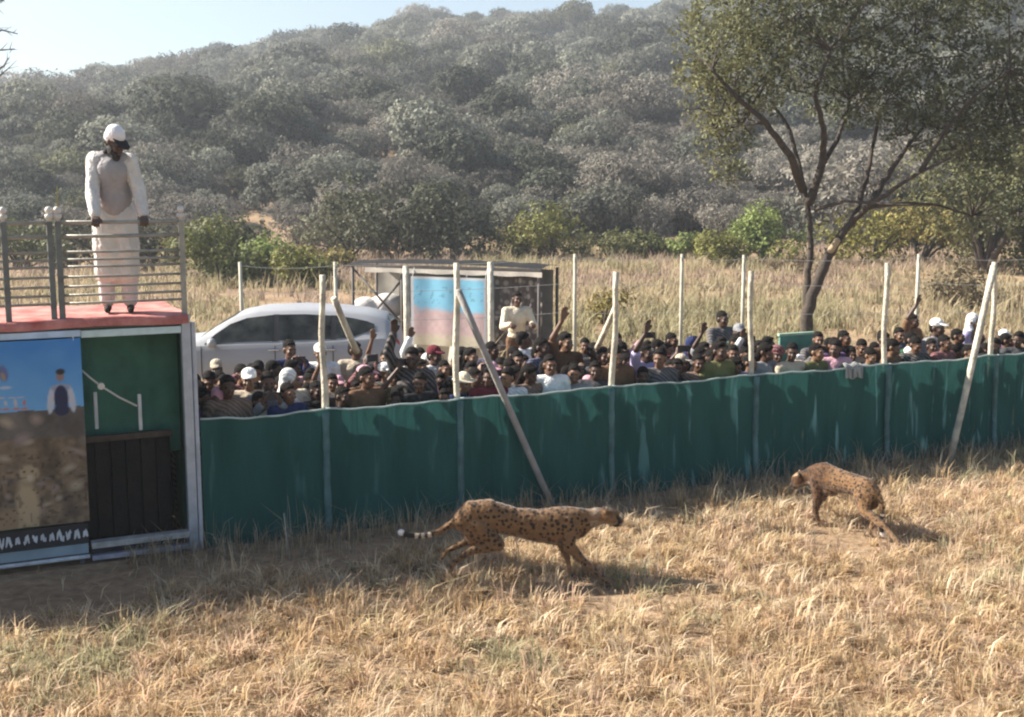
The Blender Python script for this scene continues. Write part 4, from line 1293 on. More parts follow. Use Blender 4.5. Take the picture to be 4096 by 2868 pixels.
mk('bowed', 'looking down', hrot=Euler((.35, 0, .2)))
mk('lean', 'leaning forward', chest=V3(0, -.07, 1.29), neck=V3(0, -.11, 1.45), head=V3(0, -.175, 1.58), sh=(V3(-.185, -.09, 1.39), V3(.185, -.09, 1.39)), elb=(V3(-.25, -.16, 1.13), V3(.25, -.16, 1.13)), wr=(V3(-.2, -.34, 1.05), V3(.2, -.34, 1.05)), hrot=Euler((.25, 0, -.3)))

TEMPL = {}
def template(pose):
    if pose in TEMPL: return TEMPL[pose]
    j = POSE[pose][1]
    d = {}
    d['body'] = organic(body_shapes(j), 'person_body', .0105, 2); d['body'].materials.append(SKIN_M)
    for sl in ('short', 'long'):
        d['shirt_' + sl] = organic(shirt_shapes(j, sl), 'shirt', .013, 3); d['shirt_' + sl].materials.append(CLOTH_M)
    d['tunic'] = organic(shirt_shapes(j, 'long', .022, True), 'tunic', .014, 3); d['tunic'].materials.append(CLOTH_M)
    d['trousers'] = organic(trouser_shapes(j), 'trousers', .016, 3); d['trousers'].materials.append(CLOTH_M)
    d['eyes'] = eye_meshes(j)
    for h in ('short', 'long'):
        d['hair_' + h] = hair_mesh(j, h); d['hair_' + h].materials.append(HAIR_M)
    for h in ('cap', 'hat', 'scarf', 'turban'):
        d[h] = cap_mesh(j, h); d[h].materials.append(CLOTH_M)
    TEMPL[pose] = d
    return d

COLS = {'white': (.78, .78, .76), 'cream': (.66, .58, .44), 'pink': (.62, .33, .40), 'maroon': (.14, .025, .035), 'red': (.42, .04, .04), 'navy': (.025, .035, .10),
        'azure': (.26, .42, .62), 'grey': (.24, .24, .25), 'black': (.022, .022, .024), 'brown': (.15, .085, .05), 'olive': (.14, .14, .06), 'mustard': (.42, .27, .06),
        'lavender': (.45, .40, .60), 'orange': (.55, .20, .05), 'teal': (.03, .09, .05), 'charcoal': (.06, .06, .065), 'beige': (.48, .40, .30), 'purple': (.17, .07, .22)}
HEADS = {'hair_short': 'with short dark hair', 'hair_long': 'with long dark hair', 'cap': 'cap', 'hat': 'sun hat', 'scarf': 'headscarf', 'turban': 'turban'}
WHERE = ['near the enclosure', 'past the first pole', 'past the second pole', 'past the third pole', 'past the fourth pole', 'past the fifth pole', 'past the last pole']
used_labels = set()
GRP = 'crowd behind the green net'
BODY_H = 1.74
def person(pt, rz, pose, top, topc, head, headc, skin, scale=1.0, bottom='charcoal', label=None, group=GRP):
    d = template(pose)
    b = link('person', d['body'], None, None, pt, rz)
    b.scale = (scale, scale, scale); b.color = (*skin, 1)
    def ch(nm, me, c=None):
        o = link(nm, me, None, b)
        if c: o.color = (*c, 1)
        return o
    ch({'tunic': 'tunic'}.get(top, 'shirt'), d[top], COLS[topc])
    ch('trousers', d['trousers'], COLS[bottom]); [ch('eye', e) for e in d['eyes']]
    if head.startswith('hair'): ch('hair', d[head])
    else:
        if head != 'scarf': ch('hair', d['hair_short'])
        ch({'scarf': 'headscarf', 'hat': 'sun_hat'}.get(head, head), d[head], COLS[headc])
    tag(b, label, 'person', group)
    if pose in ('phone', 'phone_up'):
        j = POSE[pose][1]; w = (j['wr'][0] + j['wr'][1]) / 2 + V3(0, -.035, .085)
        me = PHONE
        m4 = Matrix.LocRotScale(Vector(pt), Euler((0, 0, rz)), Vector((scale,) * 3))
        p = link('phone', me[0], None, None, m4 @ w, rz)
        link('screen', me[1], None, p); link('lens', me[2], None, p)
        tag(p, ('overhead' if pose == 'phone_up' else 'eye-level') + ' phone of ' + label.split(', ')[0] + ', ' + label.split(', ')[-1], 'phone', 'phones held up by the crowd')
    return b

def phone_meshes():
    a = MB(); a.box((0, 0, 0), (.165, .010, .080), None, .004); a = a.mesh('phone'); a.materials.append(mat('phone_shell', (.03, .03, .035), .35, .1, 9))
    b = MB(); b.box((0, .0056, 0), (.150, .0012, .070)); b = b.mesh('screen'); b.materials.append(mat('phone_glass', (.02, .022, .028), .1, .1, 9))
    c = MB(); c.tube([(-.06, -.005, .022), (-.06, -.0075, .022)], .009, 10); c = c.mesh('lens'); c.materials.append(mat('phone_lens', (.01, .01, .012), .1, .1, 9))
    return a, b, c
PHONE = phone_meshes()

SKINS = [(.115, .058, .034), (.085, .042, .026), (.15, .08, .048), (.065, .034, .022), (.20, .11, .065)]
FACE = math.atan2(FN.x, -FN.y)
def where_of(px):
    k = sum(px > p[0] for p in POSTS)
    return WHERE[k]
def describe(topc, top, head, headc, pose, px, rnd):
    what = 'tunic' if top == 'tunic' else 'shirt'
    hd = HEADS[head] if head.startswith('hair') else 'and ' + headc + ' ' + HEADS[head]
    return 'person in %s %s %s, %s, %s' % (topc, what, hd, POSE[pose][0], where_of(px))

def px_of(p):
    d = Vector((p[0], p[1], 0)) - Vector((0, 0, 0)); 
    # column of a point 1.5 m above the ground
    rel = Vector((p[0], p[1], 1.5 - CAM_H)); fw = Vector((0, math.cos(PITCH), -math.sin(PITCH)))
    return 512 + F_PX * rel.x / rel.dot(fw)

def place_crowd():
    rnd = random.Random(2024)
    placed = []
    def put(s, off, pose, top, topc, head, headc, skin, scale, rz=None, label=None, bottom=None, group=GRP):
        p = fence_pt(s, 0, -off); p.z = float(terrain(p.x, p.y))
        px = px_of(p)
        lab = label or describe(topc, top, head, headc, pose, px, rnd)
        if lab in used_labels: return False
        used_labels.add(lab)
        person(p, FACE + (rnd.uniform(-.55, .45) if rz is None else rz), pose, top, topc, head, headc, skin, scale, bottom or rnd.choice(['charcoal', 'navy', 'black', 'brown', 'grey', 'beige']), lab, group)
        placed.append((s, off)); return True
    def spx(px, off):
        """metre along the net for a person standing off behind it at that column"""
        lo, hi = -2, 16
        for _ in range(40):
            m = (lo + hi) / 2
            if px_of(fence_pt(m, 0, -off)) < px: lo = m
            else: hi = m
        return (lo + hi) / 2
    S = SKINS
    # those who stand out in the photograph
    put(spx(219, .5), .5, 'lean', 'shirt_short', 'maroon', 'scarf', 'pink', S[1], .88, -.3)
    put(spx(249, .95), .95, 'down', 'shirt_long', 'beige', 'cap', 'white', S[2], .9)
    put(spx(204, .4), .4, 'turned', 'shirt_short', 'purple', 'hair_short', None, S[1], .86)
    put(spx(268, .5), .5, 'phone', 'shirt_long', 'grey', 'hair_short', None, S[0], .92)
    put(spx(412, .8), .8, 'arm_up', 'shirt_long', 'black', 'hair_short', None, S[3], .98, -.5)
    put(spx(565, 1.3), 1.3, 'arm_up', 'shirt_short', 'brown', 'hair_long', None, S[2], .98, .1)
    put(spx(645, .7), .7, 'arm_up', 'shirt_short', 'lavender', 'hair_short', None, S[3], .92, .2)
    put(spx(722, 3.0), 3.0, 'resting', 'shirt_long', 'charcoal', 'hair_short', None, S[3], .95, .0, 'person in charcoal shirt standing tallest, well behind the others before the fourth pole')
    put(spx(936, .9), .9, 'down', 'shirt_long', 'grey', 'cap', 'white', S[3], .95, .2)
    put(spx(973, 1.3), 1.3, 'down', 'shirt_long', 'lavender', 'scarf', 'white', S[1], .94, .3)
    put(spx(912, 2.2), 2.2, 'arm_up', 'shirt_short', 'brown', 'hair_short', None, S[3], .9, .2)
    put(spx(517, 6.4), 6.4, 'resting', 'shirt_long', 'cream', 'hair_short', None, S[1], 1.0, -.2, 'person in cream shirt standing at the stall curtain behind the crowd', None, 'people at the canopy stall')
    tops = ['maroon', 'pink', 'white', 'navy', 'brown', 'grey', 'black', 'cream', 'purple', 'olive', 'red', 'beige', 'charcoal', 'azure', 'lavender', 'mustard', 'teal', 'orange']
    wts = [14, 2, 6, 6, 18, 7, 20, 3, 4, 4, 1, 5, 22, .5, 2, 0, 2, 0]
    poses = ['down', 'folded', 'resting', 'phone', 'phone_up', 'arm_up', 'shade', 'turned', 'lean']
    pw = [10, 6, 8, 7, 3, 2, 5, 11, 10]
    s_end = fence_s(1024) + .9
    for off, step, lo, hi in ((.27, .27, .12, s_end), (.60, .29, .1, s_end), (.90, .30, -.1, s_end), (1.20, .32, .0, s_end), (1.50, .33, .1, s_end * .85), (1.82, .35, .2, s_end * .7), (2.16, .38, .2, s_end * .62), (2.55, .42, .2, s_end * .55)):
        s = lo + rnd.uniform(0, .2)
        while s < hi:
            o = off + rnd.uniform(-.06, .10)
            thin = px_of(fence_pt(s, 0, -o))
            skip = (thin > 770 and off > 1.2 and rnd.random() < .5) or (770 < thin < 818 and off > .6) or (off > 1.8 and rnd.random() < .3)
            if not skip and all((a - s) ** 2 + (b - o) ** 2 > .20 ** 2 for a, b in placed):
                for _ in range(25):
                    topc = rnd.choices(tops, wts)[0]
                    pose = rnd.choices(poses, pw)[0]
                    if pose == 'resting': pose = 'down'
                    if off < .4: pose = rnd.choice(['down', 'down', 'aside', 'bowed', 'aside'])
                    if off < .5 and pose in ('phone_up',) and rnd.random() < .5: pose = 'phone'
                    head = rnd.choices(['hair_short', 'hair_long', 'cap', 'hat', 'scarf', 'turban'], [74, 10, 8, .3, 4, 1])[0]
                    headc = rnd.choice(['white', 'white', 'cream', 'maroon', 'navy', 'pink', 'grey', 'black', 'beige']) if not head.startswith('hair') else None
                    top = rnd.choices(['shirt_short', 'shirt_long', 'tunic'], [6, 5, 2])[0]
                    sc_ = rnd.gauss(.86 if off < .4 else .80 + .02 * min(off, 2), .045)
                    if put(s, o, pose, top, topc, head, headc, rnd.choice(S), max(.72, min(.98, sc_))): break
            s += step * rnd.uniform(.85, 1.2) * (1.55 if thin > 770 else 1)
    print('CROWD', len(placed))
place_crowd()

def crease(me, amp):
    """hanging cloth folds pushed into a garment"""
    n = len(me.vertices); co = np.empty(n * 3, np.float32); me.vertices.foreach_get('co', co); co = co.reshape(-1, 3)
    no = np.empty(n * 3, np.float32); me.vertex_normals.foreach_get('vector', no); no = no.reshape(-1, 3)
    a = np.arctan2(co[:, 1], co[:, 0]); f = fbm(a * 3.2 + co[:, 2] * 1.1, co[:, 2] * 3.5 + co[:, 0] * 9, 4) - .47
    g = fbm(co[:, 0] * 24 + co[:, 2] * 14, co[:, 2] * 9 - co[:, 1] * 20, 7) - .47
    co += no * (amp * 2.6 * f + amp * 1.6 * g)[:, None]
    me.vertices.foreach_set('co', co.ravel()); me.update()

def build_platform_man():
    base = cw(cl(119, 312, .34)); base.z = FLOOR_Z - .005
    rz = .30
    phi = rz - CRZ
    def reach(lx): return -(.34 + math.sin(phi) * lx) / math.cos(phi)      # how far forward the rail is
    RT = cl(186, 221)[2]
    hz = RT - base.z + .03
    j = joints(ank=(V3(-.11, .06, .085), V3(.12, .02, .085)), knee=(V3(-.11, .02, .49), V3(.12, -.02, .49)), hip=(V3(-.095, .03, .93), V3(.095, .03, .93)),
               pel=V3(0, .03, .98), waist=V3(0, -.0, 1.13), chest=V3(.0, -.055, 1.31), neck=V3(.015, -.085, 1.47), head=V3(.04, -.175, 1.58), hrot=Euler((.55, 0, .75)),
               sh=(V3(-.165, -.04, 1.40), V3(.170, -.08, 1.385)), elb=(V3(-.195, -.15, 1.13), V3(.245, -.12, 1.14)), wr=(V3(-.18, reach(-.18) + .06, hz + .015), V3(.30, reach(.30) + .06, hz + .015)),
               hdir=(V3(.05, -1, -.25), V3(-.05, -1, -.25)), palm=(V3(0, -.2, -1), V3(0, -.2, -1)), curl=(1.0, 1.0))
    me = organic(body_shapes(j), 'person_body', .0085, 2); me.materials.append(SKIN_M)
    b = link('person', me, None, None, base, rz); b.color = (.085, .05, .036, 1); b.scale = (.90, .97, 1.0)
    PLAIN = mat_cloth('plain_cloth', .9, False)
    def ch(nm, m_, c, mt=PLAIN, par=b):
        m_.materials.append(mt); o = link(nm, m_, None, par); o.color = (*c, 1); return o
    # loose white shirt with full sleeves
    sh = shirt_shapes(j, 'long', .024, True)
    for i in (0, 1):
        s, e, w = j['sh'][i], j['elb'][i], j['wr'][i]
        sh.cap(s, .066, e + V3(0, .01, -.01), .060); sh.cap(e + V3(0, .01, -.03), .060, e.lerp(w, .80), .052)
        sh.cap(j['hip'][i], .108, j['knee'][i] + V3(0, .01, -.12), .112)
    for q in (0, .35, .7, 1.0):
        sh.cap(j['hip'][0].lerp(j['knee'][0] + V3(.02, .01, -.12), q), .11, j['hip'][1].lerp(j['knee'][1] + V3(-.02, .01, -.12), q), .11)
    sm_ = organic(sh, 'shirt', .011, 3)
    crease(sm_, .013)
    ch('shirt', sm_, (.66, .63, .58))
    vs_ = MB(); g = .048  # grey shell added over the shirt to darken its shaded front
    vs_.ell(j['waist'] + V3(0, 0, -.05), (.138 + g, .105 + g, .22)); vs_.ell(j['chest'], (.145 + g, .112 + g, .165)); vs_.cap(j['waist'], .11 + g, j['chest'], .115 + g)
    vs_.cap(j['sh'][0].lerp(j['neck'], .42), .075, j['sh'][1].lerp(j['neck'], .42), .075)
    ch('grey_shade_shell', organic(vs_, 'grey_shade_shell', .012, 3), (.36, .34, .335))
    ch('trousers', organic(trouser_shapes(j, .03), 'trousers', .013, 3), (.62, .60, .57))
    for e in eye_meshes(j): link('eye', e, None, b)
    ch('hair', hair_mesh(j, 'short'), (.01, .01, .01), HAIR_M)
    # beard and dark scarf at the throat
    bd = MB(); c = j['head']; m = j['hrot'].to_matrix()
    for (o, r) in (((0, -.06, -.095), (.056, .058, .05)), ((0, -.085, -.115), (.04, .04, .04)), ((-.05, -.025, -.065), (.018, .045, .055)), ((.05, -.025, -.065), (.018, .045, .055))):
        bd.ell(c + m @ V3(*o), r, m)
    ch('beard', organic(bd, 'beard', .009, 3), (.02, .02, .02), mat('dark_beard', (.035, .032, .03), .8, .4, 40, .8, 80))
    sc_ = MB(); n = j['neck']
    for k in range(10):
        a = 2 * PI * k / 10; q = n + V3(.075 * math.cos(a), .07 * math.sin(a) - .02, .012 - .03 * math.sin(a)); a2 = 2 * PI * (k + 1) / 10
        q2 = n + V3(.075 * math.cos(a2), .07 * math.sin(a2) - .02, .012 - .03 * math.sin(a2)); sc_.cap(q, .026, q2, .026, 8)
    sc_.cap(n + V3(0, -.08, .02), .032, n + V3(.01, -.11, -.03), .025)
    ch('neck_scarf', organic(sc_, 'neck_scarf', .010, 3), (.035, .036, .038))
    # pale hat with a dark brim
    ht = MB(); ht.ell(c + m @ V3(0, .02, .065), (.094, .108, .088), m); ht.ell(c + m @ V3(0, .045, .02), (.092, .085, .07), m)
    h = ch('hat', organic(ht, 'hat', .010, 3), (.82, .80, .80))
    br = MB(); br.ell(c + m @ V3(0, -.085, .042), (.092, .105, .013), m @ Euler((.2, 0, 0)).to_matrix())
    ch('brim', organic(br, 'brim', .008, 2), (.03, .03, .032), PLAIN, h)
    sh2 = MB()
    for i in (0, 1):
        a = j['ank'][i]; sh2.cap(a + V3(0, .035, -.05), .042, a + V3(0, -.13, -.055), .036); sh2.cap(a + V3(0, -.12, -.055), .037, a + V3(0, -.18, -.058), .03)
    ch('shoes', organic(sh2, 'shoes', .010, 2), (.03, .028, .025))
    tag(b, 'person in white shirt with added grey shade and pale hat leaning on the platform railing', 'person')
build_platform_man()

# ------------------------------------------------------------------ cheetahs
def mat_cheetah():
    m, n, l, b = mat_new('cheetah_coat')
    a = n.new('ShaderNodeAttribute'); a.attribute_name = 'tint'
    sm = n.new('ShaderNodeAttribute'); sm.attribute_name = 'spot'
    tc = n.new('ShaderNodeTexCoord')
    nz = n.new('ShaderNodeTexNoise'); nz.inputs['Scale'].default_value = 14; nz.inputs['Detail'].default_value = 2
    l.new(tc.outputs['Object'], nz.inputs['Vector'])
    sc_ = n.new('ShaderNodeVectorMath'); sc_.operation = 'SCALE'; sc_.inputs['Scale'].default_value = 0.02
    l.new(nz.outputs['Color'], sc_.inputs[0])
    ad = n.new('ShaderNodeVectorMath'); ad.operation = 'ADD'
    l.new(tc.outputs['Object'], ad.inputs[0]); l.new(sc_.outputs[0], ad.inputs[1])
    vo = n.new('ShaderNodeTexVoronoi'); vo.inputs['Scale'].default_value = 25; vo.inputs['Randomness'].default_value = 0.75
    l.new(ad.outputs[0], vo.inputs['Vector'])
    rp = n.new('ShaderNodeMapRange'); rp.inputs['From Min'].default_value = 0.31; rp.inputs['From Max'].default_value = 0.46
    rp.inputs['To Min'].default_value = 1; rp.inputs['To Max'].default_value = 0
    nq = n.new('ShaderNodeTexNoise'); nq.inputs['Scale'].default_value = 11; l.new(tc.outputs['Object'], nq.inputs['Vector'])
    sq = n.new('ShaderNodeMath'); sq.operation = 'MULTIPLY_ADD'; sq.inputs[1].default_value = .5; sq.inputs[2].default_value = -.25; l.new(nq.outputs['Fac'], sq.inputs[0])
    sa = n.new('ShaderNodeMath'); sa.operation = 'ADD'; l.new(vo.outputs['Distance'], sa.inputs[0]); l.new(sq.outputs[0], sa.inputs[1])
    l.new(sa.outputs[0], rp.inputs['Value'])
    mu = n.new('ShaderNodeMath'); mu.operation = 'MULTIPLY'
    l.new(rp.outputs['Result'], mu.inputs[0]); l.new(sm.outputs['Fac'], mu.inputs[1])
    n3 = n.new('ShaderNodeTexNoise'); n3.inputs['Scale'].default_value = 60; n3.inputs['Detail'].default_value = 5
    l.new(tc.outputs['Object'], n3.inputs['Vector'])
    mr = n.new('ShaderNodeMapRange'); mr.inputs['To Min'].default_value = 0.6; mr.inputs['To Max'].default_value = 1.4
    l.new(n3.outputs['Fac'], mr.inputs['Value'])
    sv = n.new('ShaderNodeVectorMath'); sv.operation = 'SCALE'
    l.new(a.outputs['Color'], sv.inputs[0]); l.new(mr.outputs['Result'], sv.inputs['Scale'])
    mx = n.new('ShaderNodeMix'); mx.data_type = 'RGBA'
    l.new(mu.outputs[0], mx.inputs['Factor']); l.new(sv.outputs[0], mx.inputs['A']); mx.inputs['B'].default_value = (0.022, 0.014, 0.010, 1)
    l.new(mx.outputs['Result'], b.inputs['Base Color'])
    b.inputs['Roughness'].default_value = 0.75; b.inputs['Specular IOR Level'].default_value = 0.2
    try: b.inputs['Sheen Weight'].default_value = 0.25
    except Exception: pass
    bp = n.new('ShaderNodeBump'); bp.inputs['Strength'].default_value = 0.45; bp.inputs['Distance'].default_value = 0.008
    l.new(n3.outputs['Fac'], bp.inputs['Height']); l.new(bp.outputs['Normal'], b.inputs['Normal'])
    return m
CHEETAH_M = mat_cheetah()

def cheetah(loc, rz, P, label):
    """P: spine/limb layout in metres, x forward, y to its left, z up"""
    mb = MB()
    sp = [(Vector(p), r) for p, r in P['spine']]
    for (p, r), (q, s) in zip(sp[:-1], sp[1:]):
        # deep, narrow trunk sections
        k = 5
        for t in range(k):
            c = p.lerp(q, t / k); rr = [r[i] + (s[i] - r[i]) * t / k for i in (0, 1)]
            mb.ell(c, (max(rr) * .8, rr[0], rr[1]))
    mb.ell(sp[-1][0], (max(sp[-1][1]) * .8, *sp[-1][1]))
    for L in P['legs']:
        for a_, b_ in zip(L[:-1], L[1:]):
            mb.cap(a_[0], a_[1], b_[0], b_[1], 10)
        pw, pr = Vector(L[-1][0]), L[-1][1]
        d = Vector(P.get('pawdir', (1, 0, 0)))
        d2 = Vector(L[-1][2]) if len(L[-1]) > 2 else d
        mb.cap(pw, pr * 1.02, pw + d2 * .055, pr * .98, 8)
        lat = Vector((0, 1, 0))
        for e in (-1.2, -.4, .4, 1.2):
            mb.cap(pw + d2 * .045 + lat * e * .013, .0125, pw + d2 * .075 + lat * e * .015 + Vector((0, 0, -.006)), .0105, 6)
    for L in P.get('muscle', []):
        mb.ell(L[0], L[1], Euler(L[2]).to_matrix() if len(L) > 2 else None)
    T = [Vector(p) for p in P['tail']]
    for i in range(len(T) - 1):
        r0 = .034 - .012 * i / (len(T) - 1); mb.cap(T[i], r0, T[i + 1], r0 - .001, 8)
    hc, hr = Vector(P['head']), Euler(P['hrot']).to_matrix()
    def H(o, r): mb.ell(hc + hr @ Vector(o), r, hr)
    hr_ = 1.16
    def H(o, r): mb.ell(hc + hr @ (Vector(o) * 1.16), tuple(k * 1.16 for k in r), hr)
    H((0, 0, .01), (.088, .068, .073)); H((.055, 0, -.022), (.062, .044, .044)); H((.098, 0, -.022), (.026, .030, .026)); H((.06, 0, -.056), (.055, .032, .018))
    H((.03, .045, -.02), (.04, .026, .035)); H((.03, -.045, -.02), (.04, .026, .035))
    for s in (-1, 1):
        H((-.025, s * .058, .062), (.013, .026, .030))
    me = organic(mb, 'cheetah', .0095, 4)
    n = len(me.vertices); co = np.empty(n * 3, np.float32); me.vertices.foreach_get('co', co); co = co.reshape(-1, 3)
    no = np.empty(n * 3, np.float32); me.vertex_normals.foreach_get('vector', no); no = no.reshape(-1, 3).copy()
    # ribs, muscle and loose skin
    co += no * ((fbm(co[:, 0] * 13 + co[:, 1] * 5, co[:, 2] * 9, 3) - .47) * .020 + (fbm(co[:, 0] * 34, co[:, 2] * 14 + co[:, 1] * 20, 6) - .47) * .008)[:, None]
    me.vertices.foreach_set('co', co.ravel()); me.update()
    no = np.empty(n * 3, np.float32); me.vertex_normals.foreach_get('vector', no); no = no.reshape(-1, 3)
    tawny = np.array([0.225, 0.122, 0.052]); pale = np.array([0.31, 0.225, 0.148]); dark = np.array([0.03, 0.02, 0.015])
    back = np.array([0.150, 0.086, 0.046])
    C = np.tile(tawny, (n, 1)).astype(float)
    up = np.clip(no[:, 2] * 1.2, 0, 1)[:, None]; C = C * (1 - .5 * up) + back * .5 * up
    dn = np.clip((-no[:, 2] - .45) * 2.0, 0, 1)[:, None]; C = C * (1 - dn) + pale * dn
    spot = np.full(n, .92) * (1 - .5 * dn[:, 0])
    # lower legs paler
    low = np.clip((.26 - co[:, 2]) / .2, 0, 1)[:, None] * .5; C = C * (1 - low) + pale * low
    if P.get('front_shade'):  # shade on the forequarters painted into the coat tint
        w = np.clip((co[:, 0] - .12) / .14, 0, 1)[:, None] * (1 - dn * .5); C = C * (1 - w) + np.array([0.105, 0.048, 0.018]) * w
    # tail rings, black band and white tuft
    TT = np.array([list(p) for p in T]); seg = np.linalg.norm(np.diff(TT, axis=0), axis=1); cum = np.concatenate([[0], np.cumsum(seg)]); tot = cum[-1]
    best = np.full(n, 9.0); par = np.zeros(n)
    for i in range(len(TT) - 1):
        d = TT[i + 1] - TT[i]; t = np.clip(((co - TT[i]) @ d) / (d @ d), 0, 1); q = TT[i] + t[:, None] * d
        ds = np.linalg.norm(co - q, axis=1); w = ds < best; best[w] = ds[w]; par[w] = (cum[i] + t * seg[i])[w]
    tl = (best < .042) & (par > .12)
    u = par / tot
    ring = tl & (u > .45) & (np.sin((u - .45) * 62) > .15)
    light = tl & (u > .45) & ~ring
    C[light] = (.55, .45, .33); C[ring] = dark
    spot[tl & (u > .45)] = 0
    C[tl & (u > .80)] = dark; C[tl & (u > .945)] = (.80, .76, .72)
    # face: pale muzzle, dark tear lines, nose, eyes, ears backs
    hl = (co - np.array(hc)) @ np.array(hr) / 1.16      # head local
    hd = np.linalg.norm(hl, axis=1) < .16
    C[hd & (hl[:, 2] < -.03)] = pale
    tear = hd & (hl[:, 0] > .045) & (np.abs(np.abs(hl[:, 1]) - .030) < .0075) & (hl[:, 2] < .022)
    C[tear] = dark
    C[hd & (hl[:, 0] > .112)] = dark
    eye = hd & ((hl[:, 0] - .068) ** 2 + (np.abs(hl[:, 1]) - .036) ** 2 + (hl[:, 2] - .020) ** 2 < .017 ** 2); C[eye] = (.04, .028, .01)
    ear = hd & (hl[:, 2] > .058) & (np.abs(hl[:, 1]) > .03); C[ear] = np.where((hl[ear][:, 0] < -.028)[:, None], dark, np.array([.42, .30, .18]))
    spot[hd] *= .35
    ruff = np.exp(-(((hl[:, 0] + .10) / .035) ** 2 + ((hl[:, 2] - .045) / .05) ** 2))[:, None] * (0 if P.get('front_shade') else .4); ruff *= (np.linalg.norm(hl, axis=1) < .24)[:, None]; C = C * (1 - ruff) + np.array([.50, .44, .37]) * ruff
    a = me.color_attributes.new('tint', 'FLOAT_COLOR', 'POINT'); c4 = np.ones((n, 4), np.float32); c4[:, :3] = C; a.data.foreach_set('color', c4.ravel())
    s = me.attributes.new('spot', 'FLOAT', 'POINT'); s.data.foreach_set('value', spot.astype(np.float32))
    o = link('cheetah', me, CHEETAH_M, None, loc, rz)
    tag(o, label, 'cheetah', 'cheetahs in the dry grass')
    # short coat lying back along the body
    rg = np.random.default_rng(int(abs(loc[0]) * 100)); k = 26000
    ii = rg.integers(0, n, k); p0 = co[ii] + rg.normal(0, .003, (k, 3)); nn = no[ii]
    d = nn * .45 + np.array([-1.0, 0, -.25]) + rg.normal(0, .3, (k, 3)); d -= nn * np.clip((d * nn).sum(1), None, 0)[:, None]; d /= np.linalg.norm(d, axis=1, keepdims=True)
    sd = np.cross(d, nn); sd /= np.linalg.norm(sd, axis=1, keepdims=True) + 1e-9
    L = rg.uniform(.010, .024, (k, 1)); w = .0016
    FV = np.stack([p0 - sd * w, p0 + sd * w, p0 + d * L + nn * .003], 1).reshape(-1, 3)
    fm = np_mesh('fur', FV, np.arange(3 * k).reshape(k, 3), np.repeat(C[ii] * rg.uniform(.75, 1.3, (k, 1)), 3, axis=0))
    s2 = fm.attributes.new('spot', 'FLOAT', 'POINT'); s2.data.foreach_set('value', np.repeat(spot[ii], 3).astype(np.float32))
    tag(link('fur', fm, CHEETAH_M, o), None, None, None, 'stuff')
    return o

loc = ground(520, 584)
loc.z = float(terrain(loc.x, loc.y))
LEGR = (.062, .040, .026, .021, .024)
cheetah(loc, R(2), dict(
    spine=[((-.52, 0, .575), (.080, .085)), ((-.42, 0, .63), (.110, .135)), ((-.27, 0, .63), (.108, .140)), ((-.04, 0, .565), (.102, .128)), ((.17, 0, .53), (.110, .148)), ((.36, 0, .53), (.116, .172)), ((.49, 0, .55), (.092, .145)), ((.60, 0, .585), (.072, .098)), ((.70, 0, .615), (.060, .080))],
    legs=[
        # near hind: folded forward under the flank then thrown back
        [((-.38, -.05, .57), .085), ((-.20, -.095, .395), .066), ((-.43, -.09, .335), .036), ((-.555, -.09, .255), .024), ((-.59, -.09, .225), .024, (-.25, 0, -.95))],
        [((-.40, .05, .57), .085), ((-.24, .09, .40), .062), ((-.46, .09, .365), .034), ((-.61, .085, .30), .024), ((-.655, .085, .28), .024, (-.4, 0, -.9))],
        # near fore reaching forward and down to the ground
        [((.45, -.055, .52), .07), ((.42, -.09, .375), .056), ((.56, -.09, .225), .034), ((.72, -.085, .08), .025), ((.775, -.085, .035), .026, (.93, 0, -.35))],
        [((.44, .055, .51), .07), ((.38, .09, .36), .052), ((.42, .09, .20), .031), ((.44, .085, .075), .023), ((.455, .085, .045), .024, (.9, 0, -.3))]],
    muscle=[((-.36, -.065, .52), (.13, .06, .155), (0, .5, 0)), ((-.38, .065, .52), (.13, .06, .155), (0, .5, 0)), ((.43, -.07, .52), (.085, .05, .13), (0, -.2, 0)), ((.43, .07, .52), (.085, .05, .13), (0, -.2, 0)), ((.30, 0, .43), (.14, .075, .07))],
    tail=[(-.54, 0, .60), (-.61, 0, .55), (-.69, .0, .495), (-.78, 0, .46), (-.87, 0, .447), (-.96, 0, .455), (-1.05, .0, .485)],
    head=(.775, 0, .61), hrot=(0, .12, -.12)), 'spotted cheetah stretched in mid run with ringed tail before the net')

